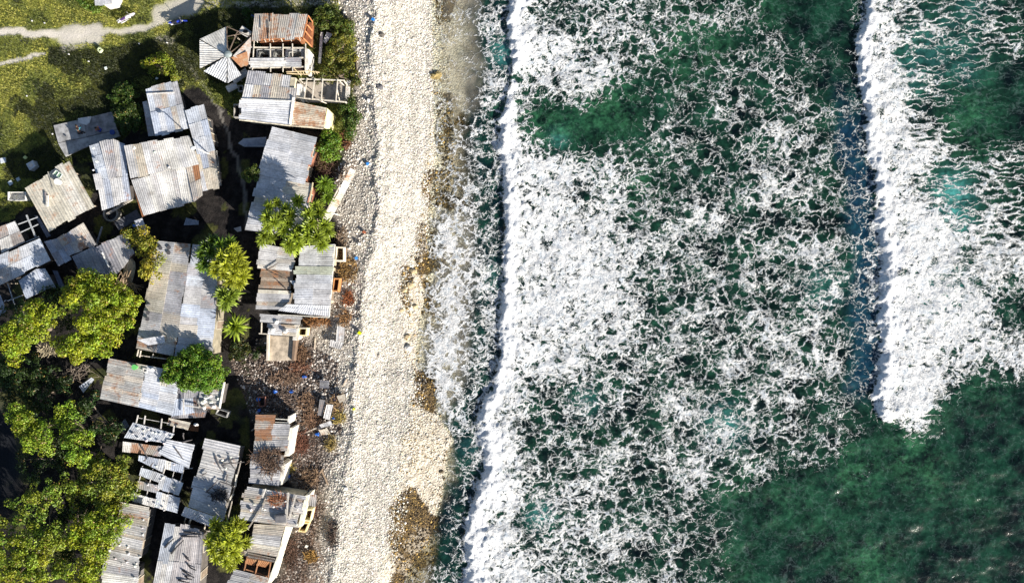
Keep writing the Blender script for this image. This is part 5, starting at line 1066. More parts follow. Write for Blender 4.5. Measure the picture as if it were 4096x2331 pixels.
# ------------------------------------------------------------------ vegetation
def leaves_mesh(name, C, Nn, L, Wd, cols, mat, parent, rs):
    """one pointed leaf (two faces) at every centre C, lying about square to Nn"""
    n = len(C); T = rs.normal(size=(n, 3)); T -= (T*Nn).sum(1)[:, None]*Nn; T /= np.linalg.norm(T, axis=1)[:, None]+1e-9
    B = np.cross(Nn, T); L = L[:, None]; Wd = Wd[:, None]
    fold = Nn*Wd*.35
    v0 = C-T*L*.5; v1 = C+B*Wd*.5+fold; v2 = C+T*L*.5-Nn*L*.12; v3 = C-B*Wd*.5+fold
    V = np.stack([v0, v1, v2, v3], 1).reshape(-1, 3); i = np.arange(n)*4
    F = np.concatenate([np.stack([i, i+1, i+2], 1), np.stack([i, i+2, i+3], 1)])
    return np_mesh(name, V, F, np.repeat(cols, 4, 0), mat, parent)
def tree(label, blobs, col, top, dens=1.0, leaf=(.21, .125), cl=.50, name='broadleaf_tree', cat='tree', trunk=True, group=None, seed=0, per=58):
    """blobs: (k, x, y, radius in tile pixels, height of its top)"""
    rs = np.random.RandomState(seed+int(blobs[0][1])+int(blobs[0][2])); C = []; Nn = []; cc = []
    cen = Vector((0, 0, 0)); tot = 0
    for k, x, y, r, h in blobs:
        p = W(k, x, y, h-.3); rad = r*800/1941*MPP; cen += p*rad; tot += rad
    cen /= tot; t = thing(name, (cen.x, cen.y, gz(cen)), label, cat, group)
    for k, x, y, r, h in blobs:
        rad = r*800/1941*MPP; vr = min(rad*.75, h*.5); p = np.array(W(k, x, y, h-vr*.6))
        ncl = max(4, int(dens*3.2*rad*rad/(cl*cl)))
        for c in range(ncl):
            a = rs.uniform(0, 2*np.pi); u = rs.uniform(0, 1)**.5; rr = rad*u*rs.uniform(.82, 1.08)
            zz = vr*math.sqrt(max(0, 1-u*u))*rs.uniform(.25, 1.1)+rs.uniform(-.5, .25)*vr*.5
            cp = p+np.array([math.cos(a)*rr, math.sin(a)*rr, zz]); rc = cl*rs.uniform(.55, 1.25); n = int(per*(rc/cl)**2)
            d = rs.normal(size=(n, 3)); d[:, 2] = np.abs(d[:, 2])*.9-.25; d /= np.linalg.norm(d, axis=1)[:, None]
            C.append(cp+d*rc*np.array([1, 1, .7])*rs.uniform(.55, 1.05, size=(n, 1)))
            nn = d*.7+rs.normal(size=(n, 3))*.45+np.array([0, 0, .35]); nn /= np.linalg.norm(nn, axis=1)[:, None]; Nn.append(nn)
            f = rs.uniform(.65, 1.3); hue = rs.uniform(-.22, .16); b = np.array(col)*f*np.array([1+hue, 1, 1-hue]); cc.append(b*rs.uniform(.7, 1.3, size=(n, 1)))
    C = np.concatenate(C); Nn = np.concatenate(Nn); cc = np.clip(np.concatenate(cc), 0, 1); n = len(C)
    dead = rs.rand(n) < .035; cc[dead] = np.array([.30, .20, .07])*rs.uniform(.5, 1.3, (dead.sum(), 1))
    leaves_mesh('crown', C, Nn, rs.uniform(.7, 1.3, n)*leaf[0], rs.uniform(.7, 1.3, n)*leaf[1], cc, M_LEAF, t, rs)
    if trunk:
        mb = MB(); g0 = Vector((cen.x, cen.y, gz(cen)-.2)); fork = Vector((cen.x+.1, cen.y, cen.z*.5+g0.z*.5)); bc = (.20, .16, .12)
        mb.tube([g0, (g0+fork)/2+Vector((.08, .05, 0)), fork], [.26, .2, .17], bc, 8)
        for k, x, y, r, h in blobs:
            e = W(k, x, y, h*.72); m_ = (fork+e)/2+Vector((0, 0, .15)); mb.tube([fork-Vector((0, 0, .15)), m_, e], [.13, .08, .04], bc, 6)
        mb.build('trunk', M_BARK, t, smooth=True)
    return t
YG = (.27, .335, .022); MG = (.115, .16, .022); DG = (.035, .065, .014); BG = (.13, .24, .02)  # DG: the low growth's shade is put into its leaf colour
tree('broadest yellow-green tree, reaching from the ribbed shack to the broadest roof', [(5,820,60,170,5.0),(5,980,60,170,5.2),(5,1120,120,160,5.0),(5,1000,210,150,5.2),(5,1180,230,150,4.6),(5,1270,150,90,3.8),(5,900,330,130,4.8),(5,1060,350,160,4.6),(5,860,480,160,4.6),(5,1040,500,150,4.2),(5,740,620,110,4.0),(5,660,540,110,3.8),(5,870,640,60,3.4),(3,700,1370,90,4.3),(3,900,1330,110,4.8),(3,1180,1430,90,4.3)], YG, 5, seed=1)
tree('long yellow-green tree at the west edge, below the bare frame of the blue house', [(5,450,180,80,4.4),(5,340,280,130,4.8),(5,440,330,110,4.8),(5,250,400,130,4.6),(5,350,420,110,4.6),(5,130,440,100,4.0),(5,60,500,80,3.6),(5,220,520,110,4.0),(5,120,600,110,3.8),(5,170,680,80,3.2),(5,60,380,50,3.4),(5,580,240,60,3.8)], YG, 5, seed=2)
tree('round tree lobe at the edge of the dark pond, west of the middle trees', [(5,190,1230,110,4.2),(5,250,1300,110,4.2),(7,340,60,100,4.4),(7,430,30,90,4.4),(7,440,110,90,4.0),(7,300,-40,90,4.0),(7,440,-60,80,3.8)], (.23,.32,.025), 4, seed=3)
tree('two-lobed middle tree west of the bare-rafter house', [(5,640,1180,80,4.0),(5,690,1270,80,4.2),(7,720,60,100,4.6),(7,820,40,80,4.4),(7,760,180,100,4.6),(7,780,250,80,4.2),(7,690,-40,70,4.2),(5,620,1290,60,3.8)], (.23,.32,.025), 4, seed=4)
tree('dull tree between the middle tree and the bare-rafter house', [(5,880,1100,90,2.6),(5,780,1200,80,2.4),(5,1050,1330,90,2.6),(5,1140,1400,70,2.6),(7,1100,30,90,2.4),(7,900,-50,70,2.2),(7,960,230,60,2.4)], DG, 2, seed=5, dens=.8)
tree('tree with pale dead twigs on top, beside the fallen blue sheets', [(7,900,330,110,3.2),(7,1010,350,120,3.6),(7,1150,350,110,3.8),(7,860,540,100,3.4),(7,960,480,130,3.9),(7,1110,480,140,4.0),(7,1260,520,80,3.2),(7,1000,620,110,3.8),(7,1180,600,110,3.6)], (.22,.26,.03), 4, seed=6)
tree('south-western tree of many small tufts, darkest and most open of the southern trees', [(7,150,700,70,3.4),(7,240,660,80,3.8),(7,400,580,90,4.0),(7,540,520,80,4.0),(7,660,470,80,3.8),(7,600,650,90,3.8),(7,720,560,70,3.6),(7,480,640,80,3.6),(7,720,760,60,3.2),(7,240,790,80,3.8),(7,360,860,90,3.8),(7,260,930,80,3.8),(7,480,920,90,3.8),(7,380,720,90,3.8),(7,60,830,80,3.8),(7,60,970,90,3.8)], (.21,.28,.03), 4, dens=.55, seed=7)
tree('biggest southern tree, spreading from the west edge to the ribbed roof', [(7,1100,780,100,4.4),(7,950,850,120,4.6),(7,1080,900,110,4.6),(7,900,960,120,4.4),(7,1090,1000,90,4.2),(7,760,920,90,4.2),(7,700,1030,90,3.8),(7,850,1070,90,4.0),(7,960,1120,90,4.2),(7,880,1250,110,4.2),(7,930,1330,90,4.0),(7,800,1400,110,4.0),(7,660,1350,110,3.8),(7,880,1440,80,3.8),(7,1200,830,60,3.8)], (.25,.31,.02), 4, seed=8)
tree('yellow-green tree filling the south-west corner of the photo', [(7,60,1060,110,3.8),(7,200,1060,120,4.2),(7,330,1080,110,4.2),(7,450,1070,110,4.2),(7,100,1200,110,4.2),(7,260,1190,110,4.2),(7,420,1180,100,4.2),(7,60,1330,120,4.2),(7,210,1330,120,4.2),(7,370,1300,110,4.2),(7,120,1430,110,4.2),(7,300,1430,110,4.2),(7,430,1400,80,4.0),(7,550,1040,80,3.9),(7,560,930,60,3.6)], (.25,.30,.025), 4, dens=.85, seed=9)
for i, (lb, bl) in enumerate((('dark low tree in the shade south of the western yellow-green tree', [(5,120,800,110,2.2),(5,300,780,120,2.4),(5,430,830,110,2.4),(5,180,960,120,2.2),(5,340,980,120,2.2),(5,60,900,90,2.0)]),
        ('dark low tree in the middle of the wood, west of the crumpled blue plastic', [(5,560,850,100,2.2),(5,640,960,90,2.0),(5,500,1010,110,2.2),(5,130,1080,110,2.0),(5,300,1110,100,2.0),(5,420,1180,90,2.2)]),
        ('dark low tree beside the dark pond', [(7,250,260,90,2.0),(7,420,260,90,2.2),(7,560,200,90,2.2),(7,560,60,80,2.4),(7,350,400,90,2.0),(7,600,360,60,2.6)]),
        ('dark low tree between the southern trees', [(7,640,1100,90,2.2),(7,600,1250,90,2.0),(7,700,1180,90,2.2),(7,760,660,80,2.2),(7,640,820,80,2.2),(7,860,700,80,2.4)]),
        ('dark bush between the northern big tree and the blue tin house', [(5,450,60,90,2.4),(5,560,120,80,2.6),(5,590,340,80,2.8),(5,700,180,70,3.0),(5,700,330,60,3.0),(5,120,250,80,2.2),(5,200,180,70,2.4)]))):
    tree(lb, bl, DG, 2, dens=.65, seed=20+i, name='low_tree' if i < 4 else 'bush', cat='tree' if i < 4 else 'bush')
tree('leafy tree with bare branches between the ribbed shack and the broadest roof', [(3,1290,890,80,3.4),(3,1400,900,90,3.8),(3,1440,980,80,3.6),(3,1540,1080,70,3.6),(3,1440,1080,90,3.2),(3,1520,1150,90,3.8),(3,1460,1210,90,3.6),(3,1510,1290,60,3.4),(3,1310,960,60,2.8)], (.27,.26,.03), 4, dens=.7, seed=10)
tree('round bright green tree over the corner of the broadest roof', [(6,60,760,120,3.9),(6,200,690,130,4.0),(6,330,760,120,3.9),(6,420,830,80,3.5),(6,100,880,110,3.7),(6,250,860,150,4.2),(6,380,900,80,3.5),(6,20,820,80,3.4),(6,150,640,70,3.4),(6,300,950,70,3.2),(6,-60,850,60,3.0)], BG, 4, dens=1.2, leaf=(.17,.12), cl=.34, seed=11)
tree('dark round bush at the west edge of the longest grey roof', [(4,740,290,70,3.1),(4,715,315,55,2.7),(4,770,250,55,2.9)], (.09,.13,.02), 3, leaf=(.17,.1), cl=.28, seed=12, name='bush', cat='bush')
def bushes(label, bl, col, cl=.32, dens=1.0, group=None, seed=0, leaf=(.16,.10)):
    return tree(label, bl, col, 1, dens=dens, leaf=leaf, cl=cl, name='bush', cat='bush', trunk=True, group=group, seed=seed)
bushes('bright green bush on brown ground, east of the longest grey roof', [(4,1440,40,70,1.3),(4,1520,60,90,1.3),(4,1500,110,60,1.1),(2,1500,1330,80,1.3),(2,1440,1400,60,1.2),(2,1540,1400,90,1.4)], (.13,.23,.02), seed=1)
bushes('tall dark green bush east of the deck, at the edge of the stones', [(2,1700,1020,60,1.5),(2,1680,1090,80,1.6),(2,1710,1180,80,1.6),(2,1690,1270,70,1.5),(2,1730,1120,60,1.3)], (.075,.125,.018), seed=2)
bushes('loose green shrub north-east of the rusty house', [(2,1430,110,80,.9),(2,1530,140,80,.9),(2,1500,230,80,1.0),(2,1620,240,80,.9),(2,1690,280,60,.8),(2,1380,190,60,.8)], (.095,.13,.02), dens=.8, seed=3)
bushes('yellow-green shrub in the middle of the bushes east of the roofless frame', [(2,1600,350,70,.9),(2,1680,350,60,.8),(2,1570,440,70,.9),(2,1500,520,60,.8),(2,1620,560,60,.8),(2,1700,560,70,.7),(2,1500,640,70,.8)], (.17,.18,.025), dens=.65, seed=4)
bushes('olive shrub north of the deck, by the broken truss', [(2,1400,740,60,.8),(2,1500,720,60,.8),(2,1600,690,70,.8),(2,1700,700,60,.8),(2,1740,800,50,.7),(2,1540,780,40,.7)], (.12,.13,.02), dens=.6, seed=5)
bushes('yellow-green bush at the north corner of the tilted grey house', [(1,1440,620,50,1.0),(1,1520,600,60,1.1),(1,1600,590,60,1.2),(1,1480,690,50,.9),(1,1640,680,60,1.1),(1,1690,730,50,1.0),(1,1560,560,40,.9)], (.20,.24,.02), dens=.9, seed=6)
bushes('dark green bush in the grass north-west of the tilted grey house', [(1,1200,880,80,.9),(1,1290,880,80,1.0),(1,1130,960,70,.8),(1,1230,970,80,.9)], (.055,.10,.015), seed=7)
bushes('dark green bush between the concrete slab and the tilted grey house', [(1,1180,1120,80,1.0),(1,1280,1100,90,1.1),(1,1340,1180,70,1.0),(1,1240,1210,80,1.0),(1,1310,1050,60,.9)], (.05,.09,.015), seed=8)
bushes('small dark bush at the north-west of the rusty house', [(2,700,150,50,.6),(2,740,200,40,.6),(2,720,215,40,.5)], (.04,.08,.01), dens=.8, seed=9)
bushes('low dark weeds west of the bare tan floor', [(6,620,560,60,.8),(6,600,640,70,.8),(6,680,600,50,.7),(6,640,680,50,.6)], (.05,.065,.015), dens=.8, seed=10)
bushes('small weed in the dark by the west wall of the bare tan floor', [(6,840,620,40,.6),(6,800,650,30,.5)], (.04,.07,.015), seed=11)
bushes('green bush behind the pale roof at the north edge', [(1,830,20,60,.8),(1,900,75,50,.6),(1,980,80,50,.6),(1,850,70,40,.6)], (.12,.18,.02), seed=12)
def pandanus(label, ros, col, blen=1.0, name='screw_pine', group=None, cat='palm', nb=58, wid=.095, seed=0):
    """ros: (k, x, y, height, scale)"""
    rr = random.Random(seed+int(ros[0][1])); tops = [W(k, x, y, h) for k, x, y, h, s in ros]
    cen = sum(tops, Vector())/len(tops); t = thing(name, (cen.x, cen.y, gz(cen)), label, cat, group)
    V = []; F = []; Cc = []
    for (k, x, y, h, s), tp in zip(ros, tops):
        tint = rr.uniform(.7, 1.25)
        for i in range(nb):
            a = i*2.399+rr.uniform(-.2, .2); el = R(80)*(1-(i/nb))**1.2+R(-12)*(i/nb)+rr.uniform(-.12, .12)
            L = blen*s*rr.uniform(.75, 1.15)*(.65+.35*i/nb*1.2); w0 = wid*s*rr.uniform(.8, 1.2)
            p = Vector(tp)+Vector((0, 0, .15*(1-i/nb))); d = Vector((math.cos(a)*math.cos(el), math.sin(a)*math.cos(el), math.sin(el)))
            side = Vector((-math.sin(a), math.cos(a), 0)); b0 = len(V); segs = 4
            f = tint*rr.uniform(.75, 1.3); base = [c*f for c in col]; droop = rr.uniform(.20, .5)
            for j in range(segs+1):
                ww = w0*(.75, 1, .85, .55, .04)[j]
                up = side.cross(d).normalized()
                V.append(tuple(p-side*ww+up*ww*.5)); V.append(tuple(p)); V.append(tuple(p+side*ww+up*ww*.5))
                g_ = .85+.3*j/segs; Cc += [[base[0]*g_, base[1]*g_, base[2]]]*3
                if j < segs:
                    F += [(b0+j*3, b0+j*3+1, b0+j*3+4, b0+j*3+3), (b0+j*3+1, b0+j*3+2, b0+j*3+5, b0+j*3+4)]
                p = p+d*L/segs; d = (d+Vector((0, 0, -droop*.55))).normalized()
    np_mesh('crown', np.array(V), np.array(F), np.clip(np.array(Cc), 0, 1), M_PAND, t)
    mb = MB(); g0 = Vector((cen.x, cen.y, gz(cen)-.2)); fk = Vector((cen.x, cen.y, g0.z+(cen.z-g0.z)*.45)); bc = (.32, .27, .2)
    mb.tube([g0, fk], [.16, .13], bc, 8)
    for tp in tops:
        m_ = (fk+tp)/2+Vector((rr.uniform(-.15, .15), rr.uniform(-.15, .15), -.1)); mb.tube([fk-Vector((0, 0, .1)), m_, tp], [.10, .075, .06], bc, 6)
    for i in range(4):
        a = i*1.6+.3; mb.tube([g0+Vector((math.cos(a)*.5, math.sin(a)*.5, 0)), g0+Vector((0, 0, .8))], [.04, .05], bc, 5)
    mb.build('trunk', M_BARK, t, smooth=True); return t
PC = (.20, .26, .03)
pandanus('screw pine with leaf heads over the south end of the longest grey roof', [(4,915,595,5.0,.85),(4,990,560,4.9,.7),(4,900,700,5.8,1.05),(4,965,745,5.9,1.05),(4,905,790,5.4,.95),(4,1075,620,4.8,.85),(4,1120,680,5.1,1.0),(4,1100,760,5.2,1.0),(4,870,880,4.9,1.0),(4,840,930,4.4,.8),(4,930,900,4.6,.9),(4,1060,830,5.2,1.0),(4,1010,700,5.3,.8)], PC, seed=1)
pandanus('screw pine with leaf heads reaching the tin fence and the pebbles', [(4,1195,548,4.6,.95),(4,1365,600,5.3,1.0),(4,1400,650,5.4,1.0),(4,1300,670,5.6,1.1),(4,1330,750,5.7,1.0),(4,1290,800,5.7,1.0),(4,1450,780,5.5,1.1),(4,1480,840,5.2,1.0),(4,1200,830,5.4,.9),(4,1180,890,5.4,1.1),(4,1290,880,5.6,1.1),(4,1380,890,5.6,1.1),(4,1420,960,5.2,1.05),(4,1110,960,5.2,1.1),(4,1200,960,5.0,1.05),(4,1130,1000,4.8,1.0)], PC, seed=2)
pandanus('dark green screw pine over the north-east corner of the broadest roof', [(4,370,930,4.6,1.0),(4,300,990,4.7,1.0),(4,260,1060,4.4,.9),(4,350,1040,4.8,1.0),(4,440,960,4.9,1.0),(4,530,940,4.6,.9),(4,290,1150,4.4,.9),(4,360,1200,4.6,.9),(4,260,1180,4.0,.8)], (.10,.17,.022), seed=3)
pandanus('large yellow-green screw pine between the broadest roof and the alley', [(4,560,1010,4.9,1.0),(4,460,1080,5.3,1.1),(4,540,1090,5.4,1.1),(4,620,1090,5.0,1.0),(4,420,1150,5.3,1.1),(4,500,1170,5.6,1.1),(4,590,1170,5.4,1.1),(4,660,1180,4.9,1.0),(4,480,1250,5.2,1.0),(4,580,1250,5.2,1.0),(4,660,1270,4.8,1.0),(4,540,1320,4.8,1.0),(4,630,1340,4.6,.9),(4,390,1220,4.8,.9)], (.28,.31,.03), seed=4)
pandanus('small screw pine on the alley side of the broadest roof, beside the dry brown fronds', [(6,470,60,3.4,1.25),(6,510,110,3.6,1.2),(6,560,60,3.4,1.1),(6,490,160,3.2,1.1)], (.16,.22,.03), seed=5)
pandanus('lone drooping palm head beside the lane, south of the small screw pine', [(6,585,375,2.8,1.6)], (.21,.28,.03), seed=6, nb=60)
pandanus('low palm clump on the brown ground behind the tin fence', [(4,1450,370,1.5,1.15),(4,1440,430,1.2,.9),(4,1500,410,1.1,.9),(4,1480,510,1.2,1.0)], (.13,.21,.025), seed=7)
pandanus('southern screw pine between the ribbed roof and the half-collapsed house', [(8,390,880,4.2,.9),(8,420,930,4.4,.9),(8,600,870,4.4,.95),(8,650,890,4.2,.85),(8,540,910,4.7,1.0),(8,480,980,4.8,1.0),(8,580,970,4.9,1.0),(8,380,1000,4.4,.9),(8,340,1050,4.3,.9),(8,430,1060,4.8,1.0),(8,520,1050,5.0,1.1),(8,610,1060,4.8,1.0),(8,690,1060,4.3,.9),(8,370,1130,4.4,.9),(8,470,1150,4.8,1.0),(8,570,1150,4.6,1.0),(8,400,1210,4.2,.9),(8,500,1240,4.4,.9),(8,600,1210,4.2,.8),(8,540,1290,3.9,.8)], (.26,.30,.03), seed=8)
# ------------------------------------------------------------------ grass, pebbles
def scatter(n, box, keep, seed):
    rs = np.random.RandomState(seed); px = rs.uniform(box[0], box[2], n); py = rs.uniform(box[1], box[3], n)
    k = keep(px, py, rs); return px[k], py[k], rs
def grass():
    def keep(px, py, rs):
        wx = px+(fbm(px, py, .03, 3, 3)-.5)*50; wy = py+(fbm(px, py, .03, 3, 6)-.5)*50
        a = inpoly(wx, wy, [(-200, -100), (1340, -100), (1360, 60), (1420, 100), (1425, 300), (1420, 480), (1380, 570), (1290, 560), (1270, 480), (930, 470), (760, 330), (700, 400), (560, 480), (430, 640), (300, 640), (180, 760), (60, 880), (-200, 900)])
        P1 = [nat(1, *p) for p in [(-500, 320), (0, 305), (200, 310), (400, 335), (700, 345), (850, 330), (1050, 310), (1200, 310), (1400, 270), (1570, 200)]]
        P2 = [nat(1, *p) for p in [(-400, 700), (0, 620), (130, 590), (300, 550), (430, 520)]]; P3 = [nat(1, *p) for p in [(600, 350), (920, 330)]]; P4 = [nat(1, *p) for p in [(1560, 150), (1700, 80), (1900, 20)]]
        d = np.minimum(segdist(wx*.5+px*.5, wy*.5+py*.5, P1)-16, segdist(wx*.5+px*.5, wy*.5+py*.5, P2)-9); d = np.minimum(d, segdist(wx, wy, P3)-42); d = np.minimum(d, segdist(wx, wy, P4)-40)
        return a & (d > 0) & ~inpoly(px, py, [(210, 500), (450, 440), (485, 550), (262, 630)]) & (rs.rand(len(px)) < .35+.65*fbm(px, py, .02, 3, 1))
    px, py, rs = scatter(90000, (-120, -80, 1440, 900), keep, 5); z = ground_height(px, py); s = MPP*(HC-z)/HC
    P = np.stack([(px-2048)*s, -(py-1165.5)*s, z-.02], 1); n = len(P); V = []; col = []
    patch = fbm(px, py, .012, 4, 3)[:, None]-.3*inpoly(px+(fbm(px, py, .03, 3, 3)-.5)*50, py+(fbm(px, py, .03, 3, 6)-.5)*50, GRASS_SHADE)[:, None]  # blades inside the outline get the painted shade too
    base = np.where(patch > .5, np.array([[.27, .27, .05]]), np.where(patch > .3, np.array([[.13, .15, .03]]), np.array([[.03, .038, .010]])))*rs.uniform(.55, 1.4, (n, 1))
    for b in range(3):
        a = rs.uniform(0, 6.28, n); L = rs.uniform(.12, .34, n); w_ = .035
        dx = np.stack([np.cos(a), np.sin(a), np.zeros(n)], 1); sx = np.stack([-np.sin(a), np.cos(a), np.zeros(n)], 1)
        V += [P+sx*w_, P-sx*w_, P+dx*(L*.7)[:, None]+np.array([0, 0, 1])*(L*rs.uniform(.3, .9, n))[:, None]]; col += [base*.8, base*.8, base*1.2]
    V = np.stack(V, 1).reshape(-1, 3); col = np.clip(np.stack(col, 1).reshape(-1, 3), 0, 1); F = np.arange(len(V)).reshape(-1, 3)
    props(np_mesh('grass', V, F, col, M_GRASS), 'short yellow-green grass and weeds on the land north-west of the houses', 'grass', kind='stuff')
grass()
OCT = np.array([[1,0,.0],[.3,.95,0],[-.8,.6,0],[-.8,-.6,0],[.3,-.95,0],[.1,.0,1],[0,0,-.6]])
OF = np.array([[0,1,5],[1,2,5],[2,3,5],[3,4,5],[4,0,5],[1,0,6],[2,1,6],[3,2,6],[4,3,6],[0,4,6]])
def stone_field(name, label, n, box, keep, size, colf, seed):
    px, py, rs = scatter(n, box, keep, seed); z = ground_height(px, py); s = MPP*(HC-z)/HC; n = len(px)
    P = np.stack([(px-2048)*s, -(py-1165.5)*s, z], 1); a = rs.uniform(0, 6.28, n); sz = rs.uniform(size[0], size[1], n)*(.6+.8*rs.rand(n)**3)
    T = OCT[None]*np.stack([sz*rs.uniform(.7, 1.3, n), sz*rs.uniform(.6, 1, n), sz*rs.uniform(.4, .9, n)], 1)[:, None]*rs.uniform(.8, 1.2, (n, 7, 1))
    c, s_ = np.cos(a)[:, None], np.sin(a)[:, None]; V = np.stack([T[..., 0]*c-T[..., 1]*s_, T[..., 0]*s_+T[..., 1]*c, T[..., 2]], -1)+P[:, None]
    F = (OF[None]+np.arange(n)[:, None, None]*7).reshape(-1, 3); col = np.repeat(colf(px, py, rs, n), 7, 0)
    return props(np_mesh(name, V.reshape(-1, 3), F, np.clip(col, 0, 1), M_STONE), label, 'pebbles', kind='stuff')
def cbeach(px, py, rs, n): return np.array([[.56, .54, .485]])*rs.uniform(.45, 1.45, (n, 1))*(1+rs.uniform(-.06, .06, (n, 3)))
stone_field('pebbles', 'pale coral pebbles covering the long beach ridge', 62000, (1300, -60, 1800, 2400), lambda x, y, r: (x > ipl(y, CREST)-45+r.uniform(-30, 30, len(x))) & (x < ipl(y, DRY_R)+25+r.uniform(-30, 30, len(x))), (.05, .125), cbeach, 3)
def cbank(px, py, rs, n):
    u = (px-ipl(py, RUB_L))/(ipl(py, CREST)-ipl(py, RUB_L)+1); dk = (sstep(1250, 1420, py)*(1-sstep(.35, .8, u)))[:, None]
    a = np.where(rs.rand(n, 1) < .5, np.array([[.68, .65, .59]]), np.array([[.55, .51, .45]]))
    b = np.where(rs.rand(n, 1) < .16, np.array([[.5, .45, .40]]), np.array([[.12, .08, .06]])); return (a*(1-dk)+b*dk)*rs.uniform(.6, 1.3, (n, 1))
stone_field('bank_stones', 'grey and white stones on the bank behind the beach ridge', 30000, (1000, -60, 1560, 2400), lambda x, y, r: (x > ipl(y, RUB_L)+r.uniform(-30, 30, len(x))) & (x < ipl(y, CREST)+20) & ((x > 1330) | (y > 1330)), (.05, .15), cbank, 4)
def crub(px, py, rs, n): return np.where(rs.rand(n, 1) < .22, np.array([[.50, .46, .42]]), np.array([[.11, .085, .07]]))*rs.uniform(.5, 1.4, (n, 1))
stone_field('rubble', 'broken dark rubble and scraps between the ruined hut and the small rusty roof', 9000, (900, 1380, 1380, 1760), lambda x, y, r: inpoly(x, y, [(920, 1440), (1210, 1360), (1350, 1450), (1370, 1740), (1150, 1740), (1000, 1650)]), (.06, .2), crub, 5)
def cwet(px, py, rs, n):
    br = np.zeros(n, bool); wx = px+(fbm(px, py, .03, 3, 3)-.5)*50; wy = py+(fbm(px, py, .03, 3, 6)-.5)*50
    for P in BROWNP: br |= inpoly(wx, wy, P)
    a = np.where(rs.rand(n, 1) < .2, np.array([[.27, .21, .12]]), np.array([[.55, .50, .41]])); b = np.where(rs.rand(n, 1) < .25, np.array([[.34, .23, .08]]), np.array([[.05, .036, .02]]))
    return np.where(br[:, None], b, a)*rs.uniform(.5, 1.4, (n, 1))
stone_field('wet_stones', 'brown and golden wet stones in the wash at the foot of the beach', 30000, (1560, -60, 1900, 2400), lambda x, y, r: (x > ipl(y, DRY_R)-20) & (x < ipl(y, WATER_L)+70) & (fbm(x, y, .01, 3, 2) > .36), (.05, .15), cwet, 6)
# boulders one can single out
def boulder(label, k, x, y, r_, col, h_=.6, group=None):
    p = W(k,x,y,0) if k else PX(x, y, .6); p.z = gz(p)+r_*h_*.3
    mb = MB(); mb.blob(p, (r_, r_*.7, r_*h_), col, int(x), 9, 6, .28); props(mb.build('boulder', M_STONE), label, 'rock', group)
boulder('flat golden boulder at the top of the wet strip', 0, 1742, 298, .62, (.34,.26,.11), .5)
for x, y in ((1655,1085),(1640,1140),(1618,1160),(1660,1225),(1630,1345),(1608,1240)): boulder('tan boulder at the sea edge of the middle beach', 0, x, y, .26+.07*(x % 3), (.50,.40,.24), .5, 'tan boulders at the sea edge')
boulder('dark boulder on the ridge of the northern beach', 0, 1528, 365, .4, (.10,.10,.11), .7); boulder('dark log-like stone on the northern beach near the blue piece', 0, 1536, 160, .35, (.10,.09,.08), .6)
boulder('white boulder at the sea edge south of the tan boulders', 0, 1632, 1390, .38, (.75,.72,.66), .7)
for x, y in ((1762,1890),(1822,1885)): boulder('dark weedy boulder in the wash of the southern bay', 0, x, y, .3, (.10,.08,.05), .4, 'weedy boulders in the southern wash')
